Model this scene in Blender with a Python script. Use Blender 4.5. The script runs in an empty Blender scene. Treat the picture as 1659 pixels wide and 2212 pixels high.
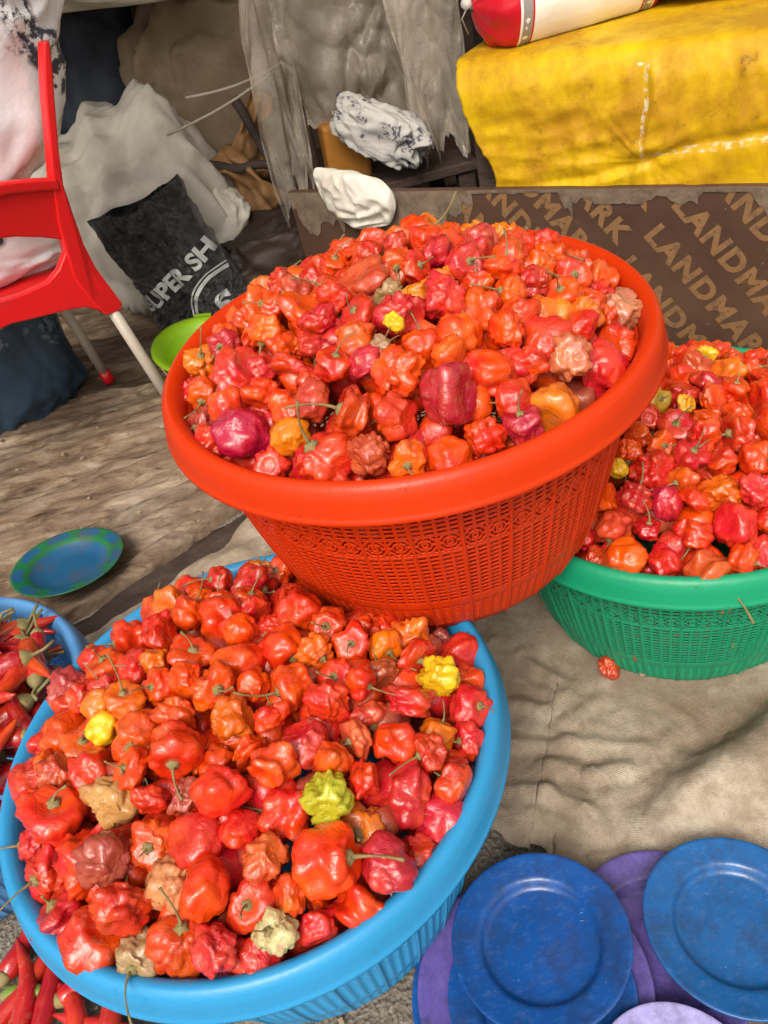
import bpy, bmesh, math, random
import numpy as np
from mathutils import Vector, Matrix, Euler
SC = bpy.context.scene
COL = SC.collection
rad = math.radians
# ------------------------------------------------------------------ camera
CH = .886
_p, _r = rad(37.977), rad(-14.869)
_fw = np.array([0, math.cos(_p), -math.sin(_p)]); _up = np.array([0, math.sin(_p), math.cos(_p)]); _rt = np.array([1., 0, 0])
_R = _rt*math.cos(_r)+_up*math.sin(_r); _U = -_rt*math.sin(_r)+_up*math.cos(_r)
cam = bpy.data.cameras.new('camera'); camo = bpy.data.objects.new('camera', cam); COL.objects.link(camo)
M = Matrix.Identity(4)
for i in range(3):
    M[i][0] = _R[i]; M[i][1] = _U[i]; M[i][2] = -_fw[i]
M[2][3] = CH
camo.matrix_world = M
cam.sensor_fit = 'VERTICAL'; cam.sensor_height = 36; cam.lens = 1743.88/2212*36
cam.clip_start = .02; cam.clip_end = 200
SC.camera = camo
# ------------------------------------------------------------------ sky, sun, exposure
SUN_EL, SUN_AZ = 50, 200          # azimuth measured clockwise from +Y
w = bpy.data.worlds.new('World'); SC.world = w; w.use_nodes = True
nt = w.node_tree; bg = nt.nodes['Background']
sky = nt.nodes.new('ShaderNodeTexSky'); sky.sky_type = 'NISHITA'; sky.sun_disc = False
sky.sun_elevation = rad(SUN_EL); sky.sun_rotation = rad(SUN_AZ)
sky.dust_density = 6; sky.air_density = 1.0; sky.ozone_density = .5
hs = nt.nodes.new('ShaderNodeHueSaturation'); hs.inputs['Saturation'].default_value = .08   # thin overcast: a nearly white sky
wb = nt.nodes.new('ShaderNodeMix'); wb.data_type = 'RGBA'; wb.blend_type = 'MULTIPLY'; wb.inputs[0].default_value = 1; wb.inputs[7].default_value = (1, .955, .89, 1)   # the phone's warm white balance
nt.links.new(sky.outputs[0], hs.inputs['Color']); nt.links.new(hs.outputs[0], wb.inputs[6]); nt.links.new(wb.outputs[2], bg.inputs[0])
bg.inputs[1].default_value = .148
sl = bpy.data.lights.new('sun', 'SUN'); sl.energy = 1.15; sl.angle = rad(22); sl.color = (1, .91, .80)
so = bpy.data.objects.new('sun', sl); COL.objects.link(so)
_d = Vector((math.sin(rad(SUN_AZ))*math.cos(rad(SUN_EL)), math.cos(rad(SUN_AZ))*math.cos(rad(SUN_EL)), math.sin(rad(SUN_EL))))
so.rotation_euler = (-_d).to_track_quat('-Z', 'Y').to_euler()
vs = SC.view_settings
vs.view_transform = 'Standard'; vs.look = 'None'; vs.exposure = .46; vs.gamma = 1; vs.use_curve_mapping = False
SC.cycles.max_bounces = 6; SC.cycles.transparent_max_bounces = 12

# ------------------------------------------------------------------ numpy noise
def _h(ix, iy, iz, s):
    n = (ix*374761393 + iy*668265263 + iz*1274126177 + s*974634777) & 0xffffffff
    n = ((n ^ (n >> 13))*1274126177) & 0xffffffff
    n = ((n ^ (n >> 16))*668265263) & 0xffffffff
    return ((n ^ (n >> 15)) & 0xffff)/32767.5-1
def noise(x, y, z=0., s=0):
    x, y, z = np.broadcast_arrays(np.asarray(x, float), np.asarray(y, float), np.asarray(z, float))
    ix, iy, iz = np.floor(x).astype(np.int64), np.floor(y).astype(np.int64), np.floor(z).astype(np.int64)
    fx, fy, fz = x-ix, y-iy, z-iz
    fx, fy, fz = [t*t*t*(t*(t*6-15)+10) for t in (fx, fy, fz)]
    r = 0
    for a in (0, 1):
        for b in (0, 1):
            for c in (0, 1):
                r = r+_h(ix+a, iy+b, iz+c, s)*(fx if a else 1-fx)*(fy if b else 1-fy)*(fz if c else 1-fz)
    return r
def fbm(x, y, z=0., s=0, o=4, g=.5):
    r = 0; a = 1
    for k in range(o):
        r = r+a*noise(x*2**k, y*2**k, np.asarray(z)*2**k, s+k); a *= g
    return r
def ridge(x, y, z=0., s=0, o=3, g=.5):
    r = 0; a = 1
    for k in range(o):
        r = r+a*(1-2*np.abs(noise(x*2**k, y*2**k, np.asarray(z)*2**k, s+k))**.8); a *= g
    return r
def folds(x, y, z, s, f=1.6, n=4):
    """long soft cloth folds: warped creases in a few directions, each fading in and out"""
    g = random.Random(s); r = 0
    wx, wy = noise(x*1.1, y*1.1, z*1.1, s), noise(x*1.1+9, y*1.1, z*1.1, s+1)
    for k in range(n):
        d = Vector((g.gauss(0, 1), g.gauss(0, 1), g.gauss(0, 1))).normalized(); q = f*(1+.55*k)
        t = q*(d.x*x+d.y*y+d.z*z)+.9*wx*(1+.3*k)+.6*wy
        m = np.clip(.35+.9*noise(x*1.4, y*1.4, z*1.4, s+7+k), 0, 1.2)
        r = r+m*(1-np.abs(np.sin(t*math.pi))**1.25*1.6)/(1+.6*k)
    return r
def sstep(a, b, x):
    t = np.clip((x-a)/(b-a), 0, 1); return t*t*(3-2*t)

# ------------------------------------------------------------------ objects
def tag(o, label=None, cat=None, group=None, kind=None):
    if label: o['label'] = label
    if cat: o['category'] = cat
    if group: o['group'] = group
    if kind: o['kind'] = kind
    return o
def empty(name, loc=(0, 0, 0), rot=(0, 0, 0)):
    o = bpy.data.objects.new(name, None); COL.objects.link(o); o.location = loc; o.rotation_euler = rot
    o.empty_display_size = .05
    return o
def mdata(name, V, F, mat, smooth=True):
    m = bpy.data.meshes.new(name)
    m.from_pydata([tuple(map(float, v)) for v in V], [], [tuple(map(int, f)) for f in F])
    for a in (mat if isinstance(mat, (list, tuple)) else [mat]): m.materials.append(a)
    if smooth: m.polygons.foreach_set('use_smooth', [True]*len(m.polygons))
    m.update()
    return m
def link(name, data, parent=None, loc=None, rot=None):
    o = bpy.data.objects.new(name, data); COL.objects.link(o)
    if parent: o.parent = parent
    if loc is not None: o.location = loc
    if rot is not None: o.rotation_euler = rot
    return o
def obj(name, V, F, mat, parent=None, smooth=True, loc=None, rot=None):
    return link(name, mdata(name, V, F, mat, smooth), parent, loc, rot)
def grid_faces(nu, nv, wrap=False, off=0):
    F = []
    for j in range(nv-1):
        for i in range(nu if wrap else nu-1):
            i2 = (i+1) % nu
            F.append((off+j*nu+i, off+j*nu+i2, off+(j+1)*nu+i2, off+(j+1)*nu+i))
    return F
def lathe(prof, seg=64, cap0=False, cap1=False):
    V = []; a = np.linspace(0, 2*np.pi, seg, endpoint=False)
    for r, z in prof:
        V += [(r*math.cos(t), r*math.sin(t), z) for t in a]
    F = grid_faces(seg, len(prof), True)
    if cap0: F.append(tuple(range(seg))[::-1])
    if cap1: F.append(tuple(range((len(prof)-1)*seg, len(prof)*seg)))
    return V, F
def tube(P, R, seg=8, caps=True):
    P = [Vector(p) for p in P]; n = len(P)
    if not hasattr(R, '__len__'): R = [R]*n
    V = []; up = None
    for i in range(n):
        t = (P[min(i+1, n-1)]-P[max(i-1, 0)]).normalized()
        if up is None:
            up = t.orthogonal().normalized()
        up = (up-t*up.dot(t)).normalized(); b = t.cross(up)
        V += [tuple(P[i]+(up*math.cos(a)+b*math.sin(a))*R[i]) for a in np.linspace(0, 2*np.pi, seg, endpoint=False)]
    F = grid_faces(seg, n, True)
    if caps: F += [tuple(range(seg))[::-1], tuple(range((n-1)*seg, n*seg))]
    return V, F
def cat(*parts):
    V = []; F = []
    for v, f in parts:
        k = len(V); V += list(v); F += [tuple(i+k for i in q) for q in f]
    return V, F
def box(x0, x1, y0, y1, z0, z1):
    V = [(x, y, z) for z in (z0, z1) for y in (y0, y1) for x in (x0, x1)]
    return V, [(0, 2, 3, 1), (4, 5, 7, 6), (0, 1, 5, 4), (2, 6, 7, 3), (0, 4, 6, 2), (1, 3, 7, 5)]
def bevel(o, wd=.004, n=2):
    m = o.modifiers.new('bevel', 'BEVEL'); m.width = wd; m.segments = n; m.limit_method = 'ANGLE'; m.angle_limit = rad(40)
    return o
def solid(o, t, off=0):
    m = o.modifiers.new('solid', 'SOLIDIFY'); m.thickness = t; m.offset = off; m.use_even_offset = False
    return o

# ------------------------------------------------------------------ materials
class NT:
    def __init__(s, name):
        s.m = bpy.data.materials.new(name); s.m.use_nodes = True; s.t = s.m.node_tree
        s.b = s.t.nodes['Principled BSDF']; s.out = s.t.nodes['Material Output']
        s.tc = s.t.nodes.new('ShaderNodeTexCoord')
    def n(s, k, **kw):
        q = s.t.nodes.new(k)
        for a, b in kw.items(): setattr(q, a, b)
        return q
    def l(s, a, b): s.t.links.new(a, b)
    def map(s, scale=(1, 1, 1), rot=(0, 0, 0), src='Object', off=None):
        q = s.n('ShaderNodeMapping'); q.inputs['Scale'].default_value = scale; q.inputs['Rotation'].default_value = rot
        s.l(s.tc.outputs[src], q.inputs['Vector'])
        return q.outputs[0]
    def noise(s, scale, detail=4, vec=None, rough=.55, dist=0):
        q = s.n('ShaderNodeTexNoise'); q.inputs['Scale'].default_value = scale; q.inputs['Detail'].default_value = detail
        q.inputs['Roughness'].default_value = rough; q.inputs['Distortion'].default_value = dist
        s.l(vec if vec is not None else s.tc.outputs['Object'], q.inputs['Vector'])
        return q.outputs['Fac']
    def ramp(s, fac, stops, mode='LINEAR'):
        q = s.n('ShaderNodeValToRGB'); e = q.color_ramp.elements; q.color_ramp.interpolation = mode
        while len(e) < len(stops): e.new(.5)
        for k, (p, c) in enumerate(stops):
            e[k].position = p; e[k].color = (*c, 1) if len(c) == 3 else c
        s.l(fac, q.inputs[0])
        return q.outputs['Color']
    def mix(s, fac, a, b, mode='MIX'):
        q = s.n('ShaderNodeMix', data_type='RGBA', blend_type=mode)
        for sock, v in ((q.inputs[0], fac), (q.inputs[6], a), (q.inputs[7], b)):
            if isinstance(v, (int, float)): sock.default_value = v
            elif isinstance(v, tuple): sock.default_value = (*v, 1)
            else: s.l(v, sock)
        return q.outputs[2]
    def math(s, op, a, b=0., c=0.):
        q = s.n('ShaderNodeMath', operation=op)
        for k, v in enumerate((a, b, c)):
            if isinstance(v, (int, float)): q.inputs[k].default_value = v
            else: s.l(v, q.inputs[k])
        return q.outputs[0]
    def bump(s, h, dist=.002, strength=1., prev=None):
        q = s.n('ShaderNodeBump'); q.inputs['Distance'].default_value = dist; q.inputs['Strength'].default_value = strength
        s.l(h, q.inputs['Height'])
        if prev is not None: s.l(prev, q.inputs['Normal'])
        return q.outputs[0]
    def set(s, **kw):
        for k, v in kw.items():
            i = s.b.inputs[k.replace('_', ' ')]
            if isinstance(v, (int, float)): i.default_value = v
            elif isinstance(v, tuple): i.default_value = (*v, 1) if len(v) == 3 and i.type == 'RGBA' else v
            else: s.l(v, i)
        return s
def simple(name, c1, c2=None, scale=8, rough=.5, bump=0, bscale=60, dirt=None, spec=.5, dscale=5, dlo=.5, dhi=.75, coat=0):
    t = NT(name)
    col = t.ramp(t.noise(scale, 5), [(.3, c1), (.7, c2 or c1)])
    if dirt:
        k = t.ramp(t.noise(dscale, 7, rough=.7), [(dlo, (0, 0, 0)), (dhi, (1, 1, 1))])
        col = t.mix(k, col, dirt)
        t.set(Roughness=t.math('MULTIPLY_ADD', k, .3, rough))
    else: t.set(Roughness=rough)
    t.set(Base_Color=col, Specular_IOR_Level=spec, Coat_Weight=coat)
    if bump: t.set(Normal=t.bump(t.noise(bscale, 5, rough=.65), bump))
    return t.m
# ================================================================== SETTING
def m_concrete():
    t = NT('concrete')
    a = t.noise(5, 6); b = t.noise(160, 5, rough=.7); v = t.n('ShaderNodeTexVoronoi'); v.inputs['Scale'].default_value = 210
    t.l(t.tc.outputs['Object'], v.inputs['Vector'])
    c = t.ramp(b, [(.3, (.13, .105, .08)), (.5, (.27, .235, .19)), (.72, (.46, .42, .36))])
    c = t.mix(t.ramp(a, [(.35, (.75, .75, .75)), (.6, (0, 0, 0))]), c, (.12, .095, .07))
    c = t.mix(t.ramp(t.noise(30, 4), [(.62, (0, 0, 0)), (.7, (.7, .7, .7))]), c, (.08, .06, .05))
    n = t.bump(v.outputs['Distance'], .003); n = t.bump(b, .003, prev=n)
    return t.set(Base_Color=c, Roughness=.9, Normal=n, Specular_IOR_Level=.25).m
def m_sackcloth():
    t = NT('woven_sack')
    vec = t.map((1, 1, 1), (0, 0, .5))
    big = t.noise(7, 6, rough=.65); mid = t.noise(38, 6, rough=.7)
    wa = t.n('ShaderNodeTexWave', wave_type='BANDS', bands_direction='X'); wa.inputs['Scale'].default_value = 170; wa.inputs['Distortion'].default_value = .6
    wb = t.n('ShaderNodeTexWave', wave_type='BANDS', bands_direction='Y'); wb.inputs['Scale'].default_value = 170; wb.inputs['Distortion'].default_value = .6
    t.l(vec, wa.inputs['Vector']); t.l(vec, wb.inputs['Vector'])
    wv = t.math('MULTIPLY', wa.outputs['Fac'], wb.outputs['Fac'])
    c = t.ramp(big, [(.28, (.22, .16, .112)), (.5, (.38, .305, .225)), (.7, (.52, .45, .36))])
    c = t.mix(t.ramp(mid, [(.40, (.5, .5, .5)), (.60, (0, 0, 0))]), c, (.20, .14, .09))
    st = t.ramp(t.noise(4.2, 5, rough=.6), [(.50, (0, 0, 0)), (.68, (.7, .7, .7))])
    c = t.mix(st, c, (.19, .115, .062))
    c = t.mix(t.ramp(t.noise(150, 4, rough=.75), [(.60, (0, 0, 0)), (.70, (.6, .6, .6))]), c, (.13, .09, .06))
    g = t.ramp(t.noise(2.6, 3), [(.63, (0, 0, 0)), (.72, (.35, .35, .35))])
    c = t.mix(g, c, (.22, .26, .17))
    crk = t.ramp(t.noise(26, 7, rough=.75, dist=1.5), [(.485, (0, 0, 0)), (.5, (1, 1, 1)), (.515, (0, 0, 0))])
    c = t.mix(t.math('MULTIPLY', crk, .35), c, (.10, .065, .04))
    n = t.bump(wv, .0005); n = t.bump(mid, .003, prev=n)
    return t.set(Base_Color=c, Roughness=.72, Normal=n, Specular_IOR_Level=.35).m
def m_wood(name, dark=False):
    t = NT(name)
    v1 = t.map((3.0, 11, 8)); v2 = t.map((1.6, 4, 4))
    g = t.noise(3, 8, v1, .7, .5); p = t.noise(3.2, 6, v2, .65, .8); f = t.noise(70, 4, rough=.7)
    c = t.ramp(g, [(.32, (.035, .02, .013)), (.43, (.14, .09, .055)), (.56, (.27, .20, .135)), (.72, (.45, .375, .29))])
    c = t.mix(t.ramp(p, [(.36, (.6, .6, .6)), (.58, (0, 0, 0))]), c, (.15, .10, .068))
    c = t.mix(t.ramp(t.noise(2.5, 5), [(.58, (0, 0, 0)), (.78, (.5, .5, .5))]), c, (.28, .25, .23))
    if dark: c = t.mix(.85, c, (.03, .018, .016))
    n = t.bump(g, .0035); n = t.bump(f, .0025, prev=n)
    return t.set(Base_Color=c, Roughness=.8, Normal=n, Specular_IOR_Level=.3).m
MW = m_wood('weathered_wood'); MWD = m_wood('dark_wood', True); MSK = m_sackcloth()

# ground
V = []; n_ = 91
for y in np.linspace(-1, 1, n_):
    for x in np.linspace(-1, 1, n_):
        V.append((np.sign(x)*abs(x)**3.4*70, np.sign(y)*abs(y)**3.4*70+.6, 0))
V = np.array(V); near = np.exp(-((V[:, 0])**2+(V[:, 1]-.6)**2)/4)
V[:, 2] = -.006+.004*fbm(V[:, 0]*4, V[:, 1]*4, s=3)*near
tag(obj('ground', V, grid_faces(n_, n_), m_concrete()), kind='structure')

# plank floor at the back left: boards bounded by the lines b0..b4 (y at x)
flo = tag(empty('plank_floor', (-.5, 1.45, 0)), kind='structure')
lines = [lambda x: 2.75-.05*x, lambda x: 2.24-.08*(x+.5), lambda x: 1.83-.20*(x+.5), lambda x: 1.715-.02*(x+.45), lambda x: 1.50+.07*(x+.45), lambda x: 1.30+.33*(x+.45), lambda x: 1.132+.65*(x+.45)]
def plank(b0, b1, x0, x1, zt, mat, s, nu=110, nv=26, gap=.004):
    V = []
    for j in range(nv):
        for i in range(nu):
            x = x0+(x1-x0)*i/(nu-1); a = b1(x)+gap+(b0(x)-gap-b1(x)-gap)*j/(nv-1)
            V.append((x, a, zt))
    V = np.array(V); x, y = V[:, 0], V[:, 1]; k = y-np.array([b1(q) for q in x])
    lay = fbm(x*2.2+s*7, k*16, s=s, o=4)*1.6
    ter = np.floor(lay)+sstep(.84, 1, lay-np.floor(lay))
    jj = np.repeat(np.arange(nv), nu); edge = np.minimum(jj, nv-1-jj)
    V[:, 2] += .0085*ter+.0035*fbm(x*9, k*60, s=s+5)+.003*fbm(x*30, k*70, s=s+6)-np.where(edge < 1, .006+.004*noise(x*20, y*0, s=s), 0)
    V[:, 1] += np.where(edge < 1, .006*fbm(x*12, jj, s=s+9), 0)
    F = grid_faces(nu, nv); n0 = len(V); V = list(map(tuple, V))
    ring = list(range(nu))+[nu*(j+1)-1 for j in range(1, nv)]+[nu*nv-1-i for i in range(1, nu)]+[nu*(nv-1-j) for j in range(1, nv-1)]
    for i in ring: V.append((V[i][0], V[i][1], -.02))
    for a in range(len(ring)):
        b = (a+1) % len(ring); F.append((ring[a], n0+a, n0+b, ring[b]))
    o = obj('plank', np.array(V)-np.array([-.5, 1.45, 0]), F, mat, flo)
    return o
for k in range(6):
    plank(lines[k], lines[k+1], -1.5, .22, .03-(.008 if k == 0 else 0)-.003*(k % 2), MW, 11+k)
plank(lambda x: 1.125+.65*(x+.45), lambda x: 1.045+.65*(x+.45), -1.2, .1, .006, MWD, 31, nv=10)  # low, darker board filling the gap in front of the planks

# sackcloth spread over the ground, with folds
Nn = np.array([(-.66, .86), (-.40, .66), (-.10, .535), (.0, .505), (.03, .487), (.065, .452), (.105, .43), (.15, .375), (.20, .30), (.26, .20), (.50, .0)])
Ff = np.array([(-.60, .955), (-.40, 1.075), (-.25, 1.175), (0., 1.34), (.1, 1.42), (.25, 1.50), (.42, 1.56), (.62, 1.42), (.80, 1.27), (1.0, 1.05), (1.3, .7)])
def resamp(P, n):
    d = np.r_[0, np.cumsum(np.hypot(*np.diff(P, axis=0).T))]; q = np.linspace(0, d[-1], n)
    return np.c_[np.interp(q, d, P[:, 0]), np.interp(q, d, P[:, 1])]
nu, nv = 340, 260
A, B = resamp(Nn, nu), resamp(Ff, nu)
def smooth(P, k):
    for it in range(k): P[1:-1] = .5*P[1:-1]+.25*(P[:-2]+P[2:])
    return P
A, B = smooth(A, 120), smooth(B, 120)
A[:, 0] += .010*fbm(np.arange(nu)*.12, 0, s=41); A[:, 1] += .012*fbm(np.arange(nu)*.15, 3, s=42)
B[:, 1] += .010*fbm(np.arange(nu)*.10, 3, s=43)
tv = np.linspace(0, 1, nv)[:, None, None]
G = A[None]*(1-tv)+B[None]*tv; x, y = G[..., 0], G[..., 1]
CREASES = [(0.082, 0.598, 0.149, 0.582), (0.149, 0.582, 0.232, 0.548), (0.141, 0.71, 0.169, 0.676), (0.236, 0.653, 0.269, 0.614), (0.269, 0.614, 0.3, 0.571), (0.3, 0.571, 0.329, 0.531), (0.057, 0.542, 0.1, 0.523), (0.1, 0.523, 0.135, 0.488), (0.135, 0.488, 0.142, 0.457), (0.142, 0.457, 0.149, 0.427), (0.159, 0.613, 0.214, 0.629), (0.325, 0.529, 0.372, 0.531), (0.112, 0.561, 0.159, 0.53), (0.159, 0.53, 0.199, 0.525), (0.1, 0.659, 0.136, 0.635)]
def sackz(x, y):
    z = .012+.009*fbm(x*5, y*5, s=51, o=3)
    u, v = x*.8+y*.6, -x*.6+y*.8
    z = z+.008*np.clip(ridge(u*3.2, v*8, s=53, o=2), 0, 9)
    z = z+.0032*np.clip(ridge(u*7+1.5*noise(x*5, y*5, s=3), v*13, s=57, o=2)-.35, 0, 2)+.0022*ridge(u*18, v*30, s=58, o=2)+.009*folds(x*3, y*3, 0*x, 59, 1.5, 5)
    # overlapping second layer whose edge runs from the right to the plates
    p0, p1 = np.array((.46, .60)), np.array((.165, .40)); d = (p1-p0)/np.hypot(*(p1-p0))
    cx = -(x-p0[0])*d[1]+(y-p0[1])*d[0]; al = (x-p0[0])*d[0]+(y-p0[1])*d[1]
    cx = cx+.012*noise(al*7, 0, s=61)+.018*np.sin(al*7)
    z = z+.040*sstep(-.018, .03, cx)*np.exp(-np.clip(cx-.05, 0, 9)*4)-.010*np.exp(-((cx+.03)/.02)**2)
    for (ax, ay, bx, by) in CREASES:
        dx_, dy_ = bx-ax, by-ay; tt = np.clip(((x-ax)*dx_+(y-ay)*dy_)/(dx_*dx_+dy_*dy_), 0, 1)
        dd = np.hypot(x-ax-tt*dx_, y-ay-tt*dy_)+.004*noise(x*25, y*25, s=71)
        z = z+.0055*np.exp(-np.abs(dd)/.005)-.0025*np.exp(-(dd-.016)**2/.00006)
    z = np.maximum(z, .0035)
    for (px, py, r) in ((.375, .789, .19), (-.183, .523, .19), (.215, .315, .09), (.10, .32, .08)):
        k = sstep(r-.01, r+.09, np.hypot(x-px, y-py)); z = z*k+.004*(1-k)
    return z
z = sackz(x, y)
edge = np.minimum(np.arange(nv)[:, None], 6)/6.
z = np.where(np.arange(nv)[:, None] < 8, z*.6+.006, z)
tag(solid(obj('sackcloth_sheet', np.c_[x.ravel(), y.ravel(), z.ravel()], grid_faces(nu, nv), MSK), .003),
    'dirty beige woven sackcloth spread on the ground under the baskets', 'sackcloth')

# back of the stall: boarded wall, and an unseen roof added to shade it
bw = tag(empty('back_wall', (0, 3.3, 0)), 'dark boarded wall at the back of the stall', 'wall')
for i in range(16):
    x0 = -2.4+i*.32
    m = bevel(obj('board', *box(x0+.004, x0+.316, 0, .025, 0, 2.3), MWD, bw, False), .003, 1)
rf = tag(empty('added_shade_roof', (0, 1.46, 1.50)), 'unseen rusty corrugated roof added to shade the stacked sacks', 'roof')
MR = simple('rusted_sheet', (.22, .15, .11), (.3, .27, .25), 3, .6, .002)
xs = np.linspace(-2.6, 2.6, 260)
for k in range(3):
    V = [(x, yy+k*.85, .012*math.sin(x*80)+.10*(yy+k*.85)+k*.03) for yy in np.linspace(-.1, .85, 4) for x in xs]
    solid(obj('shade_roof_sheet', V, grid_faces(260, 4), MR, rf), .001)
for sx in (-2.3, 2.3):
    obj('post', *tube([(sx, 1.7, -1.5), (sx, 1.7, .13)], .04, 12), MWD, rf)
    obj('post', *tube([(sx, -.05, -1.5), (sx, -.05, -.03)], .04, 12), MWD, rf)
# ================================================================== BASKETS
def m_plastic(name, c, c2, trans=.25, rough=.34):
    t = NT(name)
    col = t.ramp(t.noise(6, 4), [(.3, c), (.7, c2)])
    d = t.ramp(t.noise(55, 6, rough=.75), [(.64, (0, 0, 0)), (.70, (.6, .6, .6))])
    col = t.mix(d, col, tuple(.35*q+.02 for q in c))
    t.set(Base_Color=col, Roughness=t.math('MULTIPLY_ADD', t.noise(14, 5), .22, rough-.1), Specular_IOR_Level=.45,
          Normal=t.bump(t.noise(240, 3), .0003))
    tr = t.n('ShaderNodeBsdfTranslucent'); t.l(col, tr.inputs['Color'])
    mx = t.n('ShaderNodeMixShader'); mx.inputs[0].default_value = trans
    t.l(t.b.outputs[0], mx.inputs[1]); t.l(tr.outputs[0], mx.inputs[2]); t.l(mx.outputs[0], t.out.inputs[0])
    return t.m
LIP = .253
def wall_r(t): return .168+.0583*np.asarray(t, float)**.62
_wall_cache = {}
def wall_mesh(h):
    """moulded lattice: a surface of revolution whose openings are left out"""
    NP, NCOL = 30, 4
    top = h+.004
    def rows(t0, t1, n, frac=.60):
        e = [];
        for k in range(n):
            a = t0+(t1-t0)*k/n; b = t0+(t1-t0)*(k+1)/n; e.append((a, b-(b-a)*(1-frac)))
        return e
    V = []; F = []; idx = {}
    def vert(th, t):
        k = (round((th % (2*np.pi))*1e5), round(t*1e5))
        if k not in idx:
            r = float(wall_r(t)); idx[k] = len(V); V.append((r*math.cos(th), r*math.sin(th), t*top))
        return idx[k]
    dth = 2*np.pi/(NP*NCOL)
    th_edges = []
    for c in range(NP*NCOL):
        w0 = .22 if c % NCOL == 0 else .14; w1 = .22 if c % NCOL == NCOL-1 else .14
        th_edges.append((c*dth, c*dth+w0*dth, (c+1)*dth-w1*dth))
    def band(t0, t1, holes):
        ts = [t0]; fl = []
        for a, b in holes: ts += [a, b]; fl += [False, True]
        ts.append(t1); fl.append(False)
        # drop zero-height strips
        for j in range(len(ts)-1):
            if ts[j+1]-ts[j] < 1e-6: continue
            for c in range(NP*NCOL):
                a, b, d = th_edges[c]; e = (c+1)*dth
                for (q0, q1, hole) in ((a, b, False), (b, d, True), (d, e, False)):
                    if hole and fl[j]: continue
                    F.append((vert(q0, ts[j]), vert(q1, ts[j]), vert(q1, ts[j+1]), vert(q0, ts[j+1])))
    band(0, .055, [])
    band(.055, .235, rows(.062, .228, 9))
    band(.235, .27, [])
    band(.27, .625, rows(.278, .618, 13))
    # ornament band
    NM, cu, cv = NP*2, 20, 18
    t0, t1 = .625, .735
    for m in range(NM):
        for i in range(cu):
            for j in range(cv):
                a = (i+.5)/cu*2-1; b = (j+.5)/cv*2-1; a *= .97; r = math.hypot(a, b)
                ang = math.atan2(b, a); hole = False
                if .60 < r < .80 and abs(math.sin(2*ang)) > .38: hole = True
                if .30 < r < .46 and abs(math.cos(ang)) > .62: hole = True
                if r < .13: hole = True
                if r > 1.02 and abs(a) < .9 and abs(b) < .93: hole = True
                if hole: continue
                q0 = (m+i/cu)*2*np.pi/NM; q1 = (m+(i+1)/cu)*2*np.pi/NM; s0 = t0+(t1-t0)*j/cv; s1 = t0+(t1-t0)*(j+1)/cv
                F.append((vert(q0, s0), vert(q1, s0), vert(q1, s1), vert(q0, s1)))
    band(.735, .90, rows(.742, .892, 6))
    band(.90, 1., [])
    return V, F
def rim_prof(h, k=1.):
    p = [(.2165, -.020), (.2165, -.004), (.2175, .006), (.2205, .016), (.226, .0245), (.233, .0285), (.2395, .028), (.2455, .0225), (.2495, .012), (.251, .001), (.2525, -.002), (.254, -.0035), (.254, -.0065), (.252, -.0075), (.2485, -.0065), (.247, .002), (.243, .014), (.236, .021), (.229, .018), (.2225, .008), (.219, -.004), (.2185, -.020)]
    return [(.254-(.254-r)*.74, h+z) for r, z in p]
def basket(name, label, loc, h, mat, scale=1., rz=0., tilt=(0, 0)):
    b = empty(name, loc, (tilt[0], tilt[1], rz)); tag(b, label, 'basket')
    V, F = wall_mesh(h)
    w_ = solid(obj('wall', V, F, mat, b), .0016)
    V, F = lathe(rim_prof(h), 144); obj('rim', V, F+grid_faces(144, 1, True), mat, b)
    obj('base', *lathe([(.001, .006), (.15, .006), (.1655, .004), (.1685, .0), (.171, .0), (.1715, .004), (.1705, .013), (.168, .013)], 96), mat, b)
    for k in range(30):
        a0 = 2*np.pi*k/30; V = []
        ts = np.linspace(.03, .97, 18)
        for t in ts:
            r = float(wall_r(t))
            for (da, dr) in ((-.0075, .0005), (-.005, .0024), (.005, .0024), (.0075, .0005)):
                V.append(((r+dr)*math.cos(a0+da), (r+dr)*math.sin(a0+da), t*(h+.004)))
        obj('rib', V, grid_faces(4, 18), mat, b)
    b.scale = (scale, scale, 1)
    return b
M_OR = m_plastic('orange_plastic', (.76, .050, .003), (.82, .060, .004), .42, .33)
M_GR = m_plastic('green_plastic', (.012, .36, .17), (.015, .41, .20), .32, .34)
M_BL = m_plastic('blue_plastic', (.030, .30, .60), (.036, .33, .66), .2, .34)
M_BL2 = m_plastic('pale_blue_plastic', (.11, .33, .68), (.12, .37, .74), .2, .36)
BLUE, GREEN, ORNG, CHIL = (-.183, .523), (.375, .789), (.060, .748), (-.645, .70)
BLH, GRH, ORH, CHH = .243, .226, .226, .172
ORZ = .271
basket('plastic_basket', 'sky blue plastic basket heaped with scotch bonnet peppers at the front', (*BLUE, .0), BLH, M_BL, 1., .05)
basket('plastic_basket', 'bright orange plastic basket of peppers perched on the rims of two others', (*ORNG, ORZ), ORH, M_OR, 1., .31, (rad(1.6), rad(.1)))
basket('plastic_basket', 'green plastic basket heaped with peppers on the sackcloth at right', (*GREEN, .004), GRH, M_GR, 1., .13)
basket('plastic_basket', 'pale blue plastic basket full of long red chillies at the left edge', (*CHIL, .0), CHH, M_BL2, .96, .2)

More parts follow.
